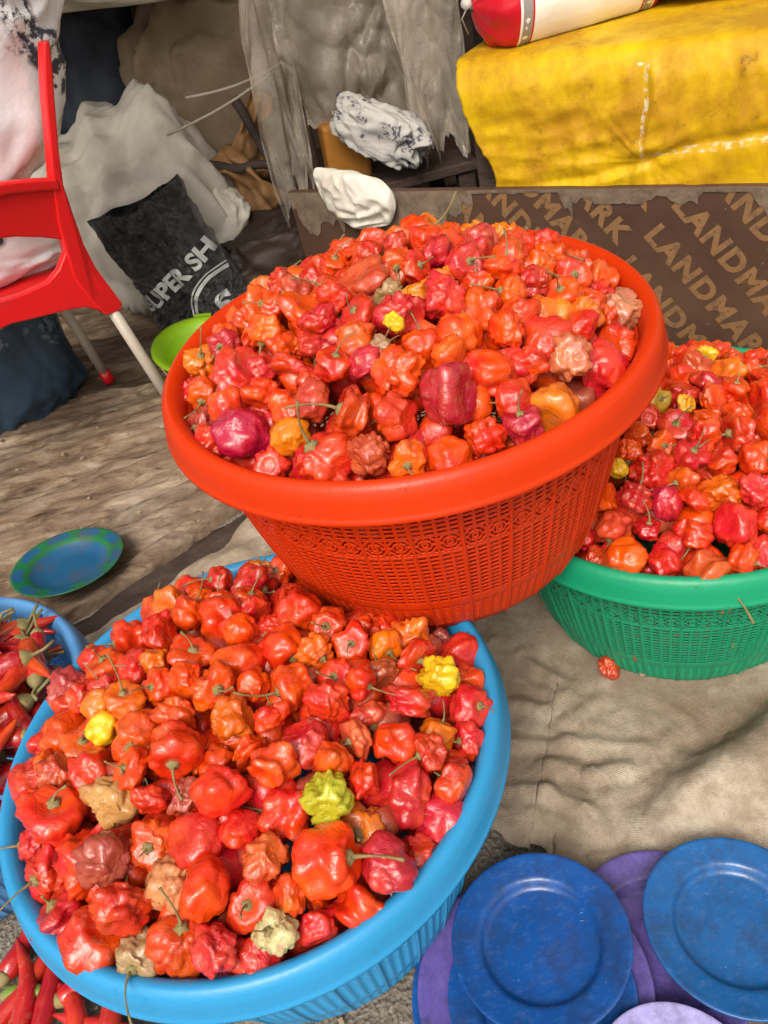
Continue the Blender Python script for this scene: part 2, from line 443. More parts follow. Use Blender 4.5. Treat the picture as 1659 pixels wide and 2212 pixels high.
# ================================================================== PLATES
def m_plate(name, c, c2, scuff=(.14, .22, .36)):
    t = NT(name)
    col = t.ramp(t.noise(9, 4), [(.3, c), (.7, c2)])
    s = t.ramp(t.noise(95, 8, t.map((1, 2.2, 1), (0, 0, .6)), .8), [(.52, (0, 0, 0)), (.80, (.40, .40, .40))])
    col = t.mix(s, col, scuff)
    d = t.ramp(t.noise(24, 7, rough=.75), [(.46, (0, 0, 0)), (.66, (.75, .75, .75))])
    col = t.mix(d, col, tuple(.35*q+.014 for q in c))
    sp = t.ramp(t.noise(260, 3), [(.70, (0, 0, 0)), (.75, (.45, .45, .45))])
    col = t.mix(sp, col, (.4, .38, .36))
    return t.set(Base_Color=col, Roughness=t.math('MULTIPLY_ADD', s, .5, .26), Normal=t.bump(t.noise(60, 4), .0007), Specular_IOR_Level=.5).m
M_PB = m_plate('blue_plate', (.005, .060, .25), (.008, .078, .31))
M_PB2 = m_plate('teal_blue_plate', (.008, .085, .27), (.010, .105, .33))
M_PP = m_plate('purple_plate', (.095, .07, .29), (.125, .09, .34), (.25, .22, .45))
M_PL = m_plate('lavender_plate', (.32, .29, .60), (.38, .35, .66), (.6, .58, .75))
def plate_mesh(R, mat, well=.66, depth=.013, name='plate'):
    w_ = R*well
    p = [(.0005, .003), (w_*.5, .0028), (w_*.90, .003), (w_*.96, .0042), (w_, .0075), (w_*1.03, depth-.0025), (w_*1.07, depth-.0006), (w_*1.12, depth+.0002), (R*.96, depth+.0035), (R*.99, depth+.0042), (R, depth+.0036), (R*1.003, depth+.0022), (R*.995, depth+.0012), (R*.95, depth+.0006), (w_*1.10, depth-.003), (w_*1.03, depth-.006), (w_*1.0, .003), (w_*.96, .0), (w_*.9, .0), (.0005, .0005)]
    V, F = lathe(p, 120)
    V = np.array(V); a = np.arctan2(V[:, 1], V[:, 0])
    V[:, 2] += .0009*np.sin(a*2+R*40)*(np.hypot(V[:, 0], V[:, 1])/R)**3
    return mdata(name, V, F, mat)
def plate(label, loc, R, mat, rot=(0, 0, 0), ring=True, group=None):
    o = link('plate', plate_mesh(R, mat), None, loc, rot); tag(o, label, 'plate', group)
    if ring:
        V, F = lathe([(.0036, 0), (.0039, .0004), (.0043, .0004), (.0046, 0)], 24)
        r_ = obj('moulded_ring', V, F, mat, o, loc=(R*.55, R*.12, .0031))
    return o
plate('dark blue plastic plate at the bottom of the stack beside the blue basket', (.013, .316, .006), .112, M_PB, (.02, .01, .3), False)
plate('purple plastic plate under the blue ones in the stack beside the blue basket', (.021, .316, .021), .1115, M_PP, (.0, -.02, 1.3), False)
plate('blue plastic plate lying inside the purple plate, second from the top', (.026, .305, .027), .088, M_PB, (.0, .0, .4), False)
plate('scuffed blue plastic plate topmost on the stack beside the blue basket', (.040, .343, .053), .0855, M_PB, (-.03, -.02, .1))
plate('broad purple plastic plate under the blue plate at the right edge', (.156, .327, .016), .092, M_PP, (.02, .03, 2.), False)
plate('scratched blue plastic plate lying on the purple one at the right edge', (.224, .319, .036), .086, M_PB2, (-.02, .05, .25))
plate('pale lavender plastic plate cut off by the bottom edge', (.114, .203, .038), .070, M_PL, (-.05, .06, 0), False)

# small green plate with blue spots on the planks
M_PG = simple('green_enamel', (.008, .13, .045), (.012, .16, .06), 8, .32, .0004, 90, (.05, .06, .05), dscale=14)
M_PS = simple('blue_enamel', (.010, .085, .19), (.014, .105, .22), 8, .32, .0004, 90, (.06, .06, .07), dscale=14)
V, F = lathe([(.0005, .004), (.04, .004), (.055, .006), (.068, .0155), (.074, .020), (.078, .0215), (.083, .0225), (.088, .0235), (.093, .0243), (.097, .0250), (.0985, .0238), (.096, .0228), (.078, .0193), (.066, .013), (.056, .003), (.052, .0), (.048, .0), (.047, .002), (.0005, .002)], 144)
me = mdata('spotted_plate', V, F, [M_PG, M_PS])
for p in me.polygons:
    c = p.center; r = math.hypot(c.x, c.y); a = math.atan2(c.y, c.x)
    k = (a/(2*math.pi)*9) % 1-.5
    if r < .066 or ((k/.36)**2+((r-.086)/.0095)**2 < 1 and c.z > .0205): p.material_index = 1
tag(link('plate', me, None, (-.562, 1.155, .036), (rad(-3), rad(5), .2)), 'small green plate with blue spots round its rim on the planks', 'plate')

# lime green bowl behind the orange basket
M_LI = simple('lime_plastic', (.24, .47, .01), (.30, .54, .015), 8, .35, .0006, 60, (.10, .12, .03), dscale=26, dlo=.62)
V, F = lathe([(.0005, .006), (.05, .006), (.062, .012), (.085, .055), (.097, .072), (.108, .075), (.117, .076), (.119, .073), (.117, .070), (.10, .068), (.088, .054), (.066, .008), (.06, .0), (.0005, .0)], 96)
lb = obj('bowl', V, F, M_LI, None, True, (-.318, 1.78, .045), (rad(9), rad(10), 0)); tag(lb, 'lime green plastic bowl tilted behind the orange basket', 'bowl')
obj('rim_tab', *box(-.02, .02, .110, .130, .071, .075), M_LI, lb, False)

# ================================================================== CHAIR
M_RED = simple('red_plastic', (.62, .008, .010), (.70, .010, .012), 5, .36, .0004, 120, (.35, .02, .02), dscale=9, dlo=.62, dhi=.8)
M_TUB = simple('painted_tube', (.40, .34, .28), (.46, .40, .33), 12, .4, .0005, 80, (.22, .16, .11), dscale=20, dlo=.58)
ce = np.array([.83, .55, 0]); ce /= np.linalg.norm(ce); cn = np.array([-ce[1], ce[0], 0.])
cp = np.array([-.403, 1.60, 0.])
ch = tag(empty('chair', cp), 'red plastic chair with metal legs, its back to the viewer', 'chair')
def cpoly(name, P, dep0, dep1, mat, mirror=None, bev=.004, curve=True):
    """P: (u, z) outline in the plane of the chair's back; leans with height; dep along the chair's forward direction"""
    bm = bmesh.new()
    def at(u, z, d):
        lean = -.24*max(0, z-.42)
        q = ce*u+cn*(d+lean+ (.10*(u+.21)**2*0)); return (q[0], q[1], z)
    vs = [bm.verts.new(at(u, z, dep0)) for u, z in P]; f = bm.faces.new(vs)
    r_ = bmesh.ops.extrude_face_region(bm, geom=[f])
    vv = [e for e in r_['geom'] if isinstance(e, bmesh.types.BMVert)]
    bmesh.ops.translate(bm, verts=vv, vec=Vector(cn*(dep1-dep0)))
    bmesh.ops.recalc_face_normals(bm, faces=bm.faces)
    m = bpy.data.meshes.new(name); bm.to_mesh(m); bm.free(); m.materials.append(mat)
    o = link(name, m, ch); bevel(o, bev, 3)
    for p_ in m.polygons: p_.use_smooth = True
    mod = o.modifiers.new('wn', 'WEIGHTED_NORMAL')
    return o
CW = -.46
up_ = [(.030, .776), (.040, .774), (.030, .735), (.019, .700), (-.005, .618), (-.018, .562), (-.019, .508), (-.019, .45), (-.014, .40), (.006, .316), (-.002, .305), (-.034, .308), (-.050, .345), (-.062, .40), (-.056, .45), (-.052, .50), (-.038, .565), (-.020, .622), (.003, .702), (.018, .745)]
cpoly('upright', up_, 0, .03, M_RED)
cpoly('upright', [(CW-u, z) for u, z in up_][::-1], 0, .03, M_RED)
def sym(P): return P+[(CW-u, z) for u, z in P[::-1]]
def both(T_, B_):
    """outline from the right half's top and bottom edges (running outwards), mirrored to the left half"""
    return T_[::-1]+[(CW-u, z) for u, z in T_]+[(CW-u, z) for u, z in B_[::-1]]+B_
cpoly('back_panel', both([(-.17, .602), (-.11, .592), (-.06, .578), (-.024, .564)], [(-.17, .522), (-.13, .510), (-.09, .492), (-.045, .468), (-.030, .50)]), .006, .020, M_RED)
cpoly('top_rail', both([(-.17, .612), (-.11, .602), (-.06, .588), (-.026, .577)], [(-.17, .588), (-.11, .580), (-.06, .566), (-.026, .555)]), -.005, .026, M_RED, bev=.006)
cpoly('apron', both([(-.206, .418), (-.16, .412), (-.108, .412), (-.080, .424), (-.060, .446), (-.040, .455), (-.022, .40)], [(-.206, .372), (-.16, .362), (-.10, .350), (-.065, .340), (-.032, .314), (-.008, .318)]), .003, .026, M_RED)
def cw(u, d, z): q = ce*u+cn*d; return (q[0], q[1], z)
V = [cw(u, d, .385+z+.012*math.cos((u-CW/2)*9)) for z in (0, .02) for d in (.03, .15, .28, .40) for u in np.linspace(CW+.02, -.02, 9)]
F = grid_faces(9, 4)+[f[::-1] for f in grid_faces(9, 4, off=36)]
solid(obj('seat', V[:36], grid_faces(9, 4), M_RED, ch), .012)
tops = [(-.018, .014, .33), (-.04, .28, .375), (CW+.018, .014, .33), (CW+.04, .28, .375)]
feet = [(.024, .0, .034), (.014, .335, .034), (CW-.024, .0, .034), (CW-.014, .335, .034)]
for a, b in zip(tops, feet):
    A_, B_ = Vector(cw(*a)), Vector(cw(*b))
    lg = obj('leg', *tube([A_, A_.lerp(B_, .5), B_], .0115, 16), M_TUB, ch)
    obj('foot_cap', *tube([A_.lerp(B_, .90), A_.lerp(B_, .97), A_.lerp(B_, 1.0)], [.0135, .014, .0135], 16), M_RED, lg)
# ================================================================== BOARD AND TABLE AT RIGHT
be = np.array([.39, -.337, 0]); be /= np.linalg.norm(be); bn = np.array([-be[1]*1., be[0], 0]); bn = -bn if bn[1] > 0 else bn   # bn points to the viewer
B0 = np.array([.396, 1.667, 0])
ang_b = math.atan2(be[1], be[0])
def m_film():
    t = NT('film_faced_plywood')
    c = t.ramp(t.noise(6, 6), [(.3, (.058, .028, .017)), (.7, (.092, .048, .030))])
    c = t.mix(t.ramp(t.noise(34, 7, rough=.75), [(.6, (0, 0, 0)), (.78, (.55, .55, .55))]), c, (.17, .12, .09))
    c = t.mix(t.ramp(t.noise(90, 3), [(.72, (0, 0, 0)), (.76, (.8, .8, .8))]), c, (.28, .22, .17))
    return t.set(Base_Color=c, Roughness=.5, Normal=t.bump(t.noise(45, 6), .001), Specular_IOR_Level=.4).m
M_FILM = m_film(); M_RAW = simple('raw_plywood', (.11, .075, .05), (.20, .145, .10), 22, .85, .003, 50, (.06, .038, .025), dscale=30)
M_LET = simple('gold_print', (.18, .092, .034), (.22, .115, .045), 14, .6, 0, 60, (.085, .05, .034), dscale=45, dlo=.5, dhi=.7)
bd = tag(empty('plywood_board', B0, (0, 0, ang_b)), 'brown film-faced plywood board printed with LANDMARK, torn along its top', 'board')
# local: x along the board, -y towards the viewer, z up
BH = .322
bevel(obj('panel', *box(-.56, .95, 0, .018, 0, BH), M_FILM, bd, False), .002, 1)
# torn face veneer: bare splintered wood along the top edge
rng = random.Random(5)
def torn(x0, x1, s, dmin, dmax):
    n = int((x1-x0)/.0025); xs = np.linspace(x0, x1, n)
    d = dmin+(dmax-dmin)*np.clip(.5+.75*fbm(xs*9, 0, s=s, o=5, g=.6), 0, 1)
    d += .012*np.clip(noise(xs*60, 1, s=s+3), 0, 1)*np.clip(noise(xs*14, 1, s=s+2)*2, 0, 1)
    V = [(x, -.0022-.0006*rng.random(), BH-.0008) for x in xs]+[(x, -.0022, BH-max(.002, q)*.5) for x, q in zip(xs, d)]+[(x, -.0018, BH-max(.004, q)) for x, q in zip(xs, d)]
    solid(obj('torn_veneer', V, grid_faces(n, 3), M_RAW, bd, False), .0012)
torn(-.555, -.06, 3, .012, .10); torn(-.06, .16, 4, .006, .095); torn(.16, .40, 9, .002, .030); torn(.40, .60, 8, .008, .095); torn(.60, .94, 14, .02, .07)
def text_mesh(s, size, offset=0., space=1.):
    cu = bpy.data.curves.new('txt', 'FONT'); cu.body = s; cu.size = size; cu.offset = offset; cu.align_x = 'LEFT'; cu.resolution_u = 4
    cu.space_character = space
    o = bpy.data.objects.new('txt', cu); COL.objects.link(o)
    dg = bpy.context.evaluated_depsgraph_get(); dg.update()
    m = bpy.data.meshes.new_from_object(o.evaluated_get(dg))
    bpy.data.objects.remove(o); bpy.data.curves.remove(cu)
    return m
TD = np.array([.651, -.759]); TN = np.array([.759, .651]); ADV = .0462
base_t = text_mesh('LANDMARK', .058, .0026, 1.18)
xs_ = [v.co.x for v in base_t.vertices]; wtxt = max(xs_); sxt = (ADV*8)/wtxt
words = [((.382, .285), 0), ((.331, .226), 0), ((.277, .161), 0), ((.434, .347), 0), ((.198, .183), 7), ((.251, .239), 7), ((.308, .307), 7), ((.020, .285), 2), ((-.040, .235), 2), ((-.10, .180), 2), ((.487, .41), 0), ((-.215, .27), 2), ((.54, .47), 0), ((.59, .53), 0), ((-.30, .255), 2)]
for (p, i) in words:
    m = base_t.copy(); c0 = np.array(p)-TD*(i+.5)*ADV-TN*.020
    for v in m.vertices:
        q = c0+TD*(v.co.x*sxt)+TN*v.co.y
        v.co = (q[0], -.0009, q[1])
    bm = bmesh.new(); bm.from_mesh(m)
    bmesh.ops.bisect_plane(bm, geom=bm.verts[:]+bm.edges[:]+bm.faces[:], plane_co=(0, 0, BH-.003), plane_no=(0, 0, 1), clear_outer=True)
    bmesh.ops.bisect_plane(bm, geom=bm.verts[:]+bm.edges[:]+bm.faces[:], plane_co=(0, 0, .003), plane_no=(0, 0, -1), clear_outer=True)
    bmesh.ops.bisect_plane(bm, geom=bm.verts[:]+bm.edges[:]+bm.faces[:], plane_co=(-.55, 0, 0), plane_no=(-1, 0, 0), clear_outer=True)
    bmesh.ops.bisect_plane(bm, geom=bm.verts[:]+bm.edges[:]+bm.faces[:], plane_co=(.94, 0, 0), plane_no=(1, 0, 0), clear_outer=True)
    if len(bm.faces) == 0: bm.free(); continue
    bm.to_mesh(m); bm.free(); m.materials.clear(); m.materials.append(M_LET)
    link('lettering', m, bd)
# table behind the board, draped with yellow vinyl
tb = tag(empty('market_table', B0, (0, 0, ang_b)), 'dark wooden table under the yellow cloth behind the printed board', 'table')
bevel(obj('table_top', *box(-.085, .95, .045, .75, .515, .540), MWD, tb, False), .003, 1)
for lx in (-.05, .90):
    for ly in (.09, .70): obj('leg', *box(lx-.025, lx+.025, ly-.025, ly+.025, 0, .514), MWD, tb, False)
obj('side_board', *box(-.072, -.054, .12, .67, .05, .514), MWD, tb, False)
def m_yellow():
    t = NT('yellow_vinyl')
    c = t.ramp(t.noise(4, 5), [(.3, (.58, .34, .003)), (.7, (.70, .49, .004))])
    vv = t.map((1.3, 1, 1))
    k = t.ramp(t.noise(6, 8, vv, .72), [(.38, (0, 0, 0)), (.60, (.9, .9, .9))])
    c = t.mix(k, c, (.40, .19, .004))
    k2 = t.ramp(t.noise(30, 7, rough=.8), [(.55, (0, 0, 0)), (.66, (.8, .8, .8))])
    c = t.mix(t.math('MULTIPLY', k2, k), c, (.13, .065, .010))
    k3 = t.ramp(t.noise(16, 5, t.map((1, 1, 3)), .6), [(.735, (0, 0, 0)), (.745, (1, 1, 1))])
    c = t.mix(k3, c, (.72, .62, .42))
    # vinyl worn white along the fold lines
    xy = t.n('ShaderNodeSeparateXYZ'); t.l(t.tc.outputs['Object'], xy.inputs[0]); wob = t.math('MULTIPLY_ADD', t.noise(14, 4), .03, -.015)
    f1 = t.math('ABSOLUTE', t.math('ADD', t.math('SUBTRACT', xy.outputs[0], .298), wob))
    f1 = t.math('MULTIPLY', t.math('LESS_THAN', f1, .0045), t.math('MULTIPLY', t.math('GREATER_THAN', xy.outputs[2], .375), t.math('LESS_THAN', xy.outputs[2], .53)))
    f2 = t.math('ABSOLUTE', t.math('ADD', t.math('SUBTRACT', xy.outputs[2], t.math('MULTIPLY_ADD', xy.outputs[0], .10, .345)), wob))
    f2 = t.math('MULTIPLY', t.math('LESS_THAN', f2, .006), t.math('GREATER_THAN', xy.outputs[0], .29))
    fr = t.math('MULTIPLY', t.math('MAXIMUM', f1, f2), t.ramp(t.noise(60, 5, rough=.7), [(.46, (0, 0, 0)), (.58, (.85, .85, .85))]))
    c = t.mix(fr, c, (.62, .54, .36))
    return t.set(Base_Color=c, Roughness=t.math('MULTIPLY_ADD', k, .25, .42), Specular_IOR_Level=.28, Normal=t.bump(t.noise(120, 4), .0006)).m
nu, nv = 230, 150
TH, Rd = .556, .028
s_ = np.concatenate([np.linspace(-.30, 0, 95), np.linspace(.008, .68, 55)])
S, Uu = np.meshgrid(s_, np.linspace(0, 1, nu), indexing='ij')
ul = np.where(S < 0, -.085+(-S)*.33+.008*fbm(S*16, 0, s=70), -.085-.01*np.sin(S*9)+.006*fbm(S*9, 0, s=71))
X = ul+(.96-ul)*Uu
arc = Rd*math.pi/2
y = np.where(S < -arc/2, 0, np.where(S < arc/2, Rd*(1-np.cos(np.clip((S+arc/2)/Rd, 0, math.pi/2))), Rd+S-arc/2))
zz = np.where(S < -arc/2, TH-Rd+(S+arc/2), np.where(S < arc/2, TH-Rd+Rd*np.sin(np.clip((S+arc/2)/Rd, 0, math.pi/2)), TH))
front = sstep(.0, -.05, S)
# pinch with creases radiating from it, plus soft buckles
pu, ps = .300, -.185
dx, dz = X-pu, S-ps; rr = np.hypot(dx, dz)+1e-4; an = np.arctan2(dz, dx)
cre = ridge(an*3.2+.3*noise(rr*12, 0, s=4), rr*2.5, s=77, o=2)*np.exp(-rr/.10)*sstep(0, .03, rr)*(.35+.65*sstep(.1, -.1, dx))
lineb = np.exp(-((S-ps-.10*(X-pu)-.02*np.sin((X-pu)*9))/.012)**2)*sstep(-.35, -.1, X-pu)
dsp = .0032*cre+.005*fbm(X*6, S*7, s=78, o=3)-.007*np.exp(-(rr/.016)**2)-.007*lineb+.005*folds(X*3, S*3, 0*S, 79, 1.6, 5)+.003*folds(X*5+S*2, S*5, 0*S, 81, 2., 4)
dsp += .006*np.exp(-((X-pu+.02*np.sin(S*20))/.010)**2)*sstep(-.26, -.2, S)
y = y-front*(dsp+.014)+.030; zz = zz+(1-front)*(.002+.003*fbm(X*7, S*7, s=80, o=3))
yc = solid(obj('yellow_cloth', np.c_[X.ravel(), y.ravel(), zz.ravel()], grid_faces(nu, nv), m_yellow(), None, True, B0, (0, 0, ang_b)), .0012)
tag(yc, 'dirty yellow vinyl cloth draped over the table at top right', 'tablecloth')

# flour bag on the table
def m_flour():
    t = NT('printed_flour_bag')
    sx = t.n('ShaderNodeSeparateXYZ'); t.l(t.tc.outputs['Object'], sx.inputs[0])
    ax = t.math('ABSOLUTE', sx.outputs[0])
    band = t.ramp(ax, [(.0, (.86, .84, .80)), (.112, (.55, .01, .025)), (.115, (.86, .84, .80)), (.138, (.30, .22, .22)), (.1405, (.55, .006, .02))], 'CONSTANT')
    ck = t.n('ShaderNodeTexVoronoi', distance='MANHATTAN'); ck.inputs['Scale'].default_value = 62; ck.inputs['Randomness'].default_value = .15
    t.l(t.tc.outputs['Object'], ck.inputs['Vector'])
    inb = t.math('MULTIPLY', t.math('GREATER_THAN', ax, .117), t.math('LESS_THAN', ax, .136))
    pat = t.math('MULTIPLY', inb, t.math('GREATER_THAN', ck.outputs['Distance'], .45))
    c = t.mix(pat, band, (.30, .28, .27))
    return t.set(Base_Color=c, Roughness=.33, Specular_IOR_Level=.5, Normal=t.bump(t.noise(40, 4), .0015)).m
def pillow(L, r, s, gather=.14):
    nu, nv = 72, 70; V = []
    for j in range(nv):
        t = j/(nv-1)*2-1
        e = 1-abs(t); k = np.clip(e/gather, 0, 1); rr = r*(.10+.90*k**.62 if e < gather else 1.)
        rr = r*(.09+.91*np.clip(1-(1-np.clip(e/.34, 0, 1))**2.4, 0, 1))
        for i in range(nu):
            a = i/nu*2*np.pi
            g = (1-sstep(.05, .30, e))
            q = rr*(1+.10*g*math.cos(a*9+3*noise(t*3, a, s=s))+.03*float(noise(t*3, math.cos(a)*2, math.sin(a)*2, s)))
            V.append((t*L/2*(1-.0*g), q*math.cos(a), q*math.sin(a)*.9))
    V = np.array(V); V[:, 2] = np.where(V[:, 2] < -r*.72, -r*.72+(V[:, 2]+r*.72)*.15, V[:, 2])
    return V, grid_faces(nu, nv, True)
V, F = pillow(.40, .106, 7)
fb = tag(empty('flour_bag', (.612, 1.80, TH+.080), (0, 0, .10)), 'red and white flour bag lying on the yellow cloth', 'bag')
obj('sack_body', V, F, m_flour(), fb)
M_TIE = simple('string', (.55, .5, .45), None, 9, .8)
for sx in (-1, 1):
    V, F = cat(tube([(sx*.193, 0, 0), (sx*.203, .003, .004), (sx*.214, .012*sx, .010)], [.009, .006, .011], 10), tube([(sx*.205, .01, 0), (sx*.212, .03, -.02), (sx*.20, .038, -.05)], .0015, 6))
    obj('tied_end', V, F, M_TIE, fb)

# ================================================================== SACKS
def m_sack(name, c1, c2, dirt, ink=None, inks=9, rough=.6, weave=False, inkthr=.62):
    t = NT(name)
    col = t.ramp(t.noise(5, 5), [(.3, c1), (.7, c2)])
    col = t.mix(t.ramp(t.noise(9, 7, rough=.7), [(.48, (0, 0, 0)), (.75, (.8, .8, .8))]), col, dirt)
    if ink:
        a = t.ramp(t.noise(inks, 2), [(inkthr-.04, (0, 0, 0)), (inkthr, (1, 1, 1))])
        b = t.ramp(t.noise(inks*7, 4, rough=.7), [(.46, (0, 0, 0)), (.54, (1, 1, 1))])
        col = t.mix(t.math('MULTIPLY', a, b), col, ink)
    n = t.bump(t.noise(60, 4), .001)
    if weave:
        wv = t.n('ShaderNodeTexWave'); wv.inputs['Scale'].default_value = 110; wv.inputs['Distortion'].default_value = 1
        t.l(t.tc.outputs['Object'], wv.inputs['Vector']); n = t.bump(wv.outputs['Fac'], .0006, prev=n)
    return t.set(Base_Color=col, Roughness=rough, Normal=n, Specular_IOR_Level=.35).m
def sack(label, loc, size, rot, mat, s, wr=.05, big=.14, fold=.05, top=None, name='sack', nu=110, nv=76, flat=True, e1=.62, e2=.75, cat_='sack'):
    """a filled sack: superellipsoid with slumped, creased cloth; top = gathered neck height"""
    V = []
    th = np.linspace(0, 2*np.pi, nu, endpoint=False); ph = np.linspace(-np.pi/2, np.pi/2, nv)
    T, Pp = np.meshgrid(th, ph)
    sg = lambda v, e: np.sign(v)*np.abs(v)**e
    x = sg(np.cos(Pp), e1)*sg(np.cos(T), e2); y = sg(np.cos(Pp), e1)*sg(np.sin(T), e2); z = sg(np.sin(Pp), e1)
    k = 1+big*fbm(x*1.3, y*1.3, z*1.3, s, 2)
    c = noise(x*2, y*2, z*2, s+9)
    k = k+fold*folds(x, y, z, s+3)+wr*.4*folds(x*1.7+.3*c, y*1.7, z*1.7, s+6, 2.2, 3)
    if top:
        g = sstep(.55, 1., z); k = k*(1-.75*g*(1+.18*np.sin(T*11))) ; z = z+top*g
    x, y, z = x*k*size[0]/2, y*k*size[1]/2, z*k*size[2]/2
    if flat: z = np.maximum(z, -size[2]/2*.9)
    o = obj(name, np.c_[x.ravel(), y.ravel(), z.ravel()], grid_faces(nu, nv, True), mat, None, True, loc, rot)
    return tag(o, label, cat_)
M_S1 = m_sack('white_printed_sack', (.78, .79, .82), (.84, .84, .86), (.62, .61, .61), (.05, .05, .07), 7, .5, inkthr=.60)
M_S2 = m_sack('grey_white_sack', (.60, .555, .475), (.72, .68, .60), (.42, .355, .28), None)
M_S3 = m_sack('brown_sack', (.21, .15, .09), (.29, .215, .135), (.12, .08, .05), None)
M_S4 = m_sack('blue_sack', (.03, .06, .10), (.05, .10, .16), (.02, .025, .035), (.16, .22, .3), 9, .45, inkthr=.66)
M_S5 = m_sack('navy_cloth', (.018, .024, .04), (.03, .04, .06), (.012, .012, .015), None)
M_S6 = m_sack('cream_sheet', (.34, .31, .23), (.44, .41, .33), (.22, .19, .13), (.10, .22, .20), 4, .6, inkthr=.63)
M_S7 = m_sack('chalky_bag', (.56, .52, .45), (.68, .64, .57), (.36, .30, .23), None, rough=.5)
M_S8 = m_sack('grey_printed_wrap', (.40, .38, .35), (.52, .50, .47), (.28, .25, .22), (.06, .06, .08), 20, inkthr=.60)
M_PAP = simple('brown_paper', (.26, .13, .045), (.34, .18, .07), 6, .6, .002, 30, (.12, .06, .03))
sack('white sack with black print slumped over the back of the red chair', (-.545, 1.64, .785), (.42, .28, .42), (.12, .38, .45), M_S1, 101, .03, .10, .05, e1=.5, e2=.6)
sack('white sack end showing through the gap in the red chair back', (-.66, 1.68, .47), (.42, .24, .15), (0, .1, .6), M_S1, 104, .05, .12, .07)
sack('dark blue sack standing under the red chair', (-.80, 1.88, .19), (.36, .28, .40), (0, .05, .3), M_S4, 107, .05, .1, .06)
sack('crumpled grey-white sack slouching behind the red chair', (-.425, 2.34, .29), (.48, .34, .48), (.05, -.30, .1), M_S2, 110, .07, .12, .12)
sack('grey-white sack corner drooping beside the black bag', (-.262, 2.28, .22), (.17, .18, .21), (0, .7, .1), M_S2, 111, .05, .14, .10)
sack('brown sack leaning at the back under the ropes', (-.17, 2.60, .42), (.46, .36, .62), (.05, .25, .1), M_S3, 113, .05, .16, .10)
sack('olive brown sack piled highest at the back', (-.12, 2.75, .78), (.52, .36, .36), (.0, .1, .3), M_S3, 116, .05, .16, .08)
sack('navy cloth bundle stuffed between the sacks at top left', (-.50, 2.58, .60), (.42, .32, .52), (.0, .0, .3), M_S5, 118, .06, .18, .12)
sack('cream sheet bundle hanging at the top left edge', (-.42, 2.28, .86), (.58, .22, .20), (.0, .12, .1), M_S6, 121, .06, .2, .12)
sack('blackish brown heap added for the dark void on the floor between sacks and board', (-.13, 2.16, .10), (.34, .26, .22), (0, 0, .2), m_sack('void_shade', (.025, .016, .012), (.045, .03, .022), (.015, .01, .008)), 144, .06, .2, .14, cat_='cloth')  # added heap, its near-black colour stands in for the shade of a void
sack('old brown sack slumped in the dark beside the plastic sheet', (.30, 2.85, .42), (.7, .3, .9), (0, 0, .1), M_S3, 125, .05, .14, .08)
def flat_bag(label, P, pt, thick, s, mat, cat_='bag', lean=0.):
    """a half-empty bag: outline P (u, z) in the plane of the printed board, puffed to the given thickness"""
    P = np.array(P, float); c = P.mean(0); n = 84
    d = np.r_[0, np.cumsum(np.hypot(*np.diff(np.r_[P, P[:1]], axis=0).T))]; q = np.linspace(0, d[-1], n, endpoint=False); Pc = np.r_[P, P[:1]]
    O = np.c_[np.interp(q, d, Pc[:, 0]), np.interp(q, d, Pc[:, 1])]
    for it in range(3): O = .5*O+.25*(np.roll(O, 1, 0)+np.roll(O, -1, 0))
    V = []; rings = np.sin(np.linspace(0, math.pi/2, 22))
    for side in (1, -1):
        for r in (rings if side == 1 else rings[::-1]):
            for o_ in O:
                u, z = c+(o_-c)*r; h = thick*(1-r**2.6)**.5
                h *= 1+.25*float(noise(u*14, z*14, 0, s)); h += (.010*float(folds(np.array(u*8), np.array(z*8), np.array(0.), s, 1.3, 5))+.008*float(ridge(u*16+z*9, z*11-u*7, 0, s+4, 2)))*min(1, h/.008)
                V.append((u, -side*h+lean*z, z))
    o = obj('bag', V, grid_faces(n, 44, True), mat, None, True, pt, (0, 0, ang_b))
    return tag(o, label, cat_)
flat_bag('chalky white bag hanging over the left end of the printed board', [(-.448, .362), (-.440, .388), (-.353, .378), (-.264, .358), (-.242, .334), (-.240, .293), (-.262, .256), (-.345, .243), (-.405, .268), (-.440, .32)], B0+bn*.026, .019, 131, M_S7)
sack('grey printed wrapper bundle behind the chalky white bag', (.225, 2.03, .40), (.23, .10, .11), (.1, .5, -.4), M_S8, 135, .12, .14, .16, flat=False)
sack('cream sack lying on the yellow cloth at the top edge', (.96, 1.70, TH+.075), (.42, .22, .14), (0, 0, -.3), m_sack('pale_sack', (.55, .46, .30), (.62, .53, .36), (.4, .32, .18)), 138, .02, .08, .04)
obj_b = obj('amber_jerrycan', *cat(box(-.055, .055, -.04, .04, 0, .16), tube([(.02, 0, .16), (.02, 0, .185)], .016, 12)), simple('amber_plastic', (.30, .12, .018), (.36, .15, .022), 6, .4, .002, 30, (.15, .08, .03)), None, False, (.135, 2.16, .262), (0, .05, .1))
bevel(obj_b, .012, 3); tag(obj_b, 'amber plastic container behind the torn clear plastic', 'container')
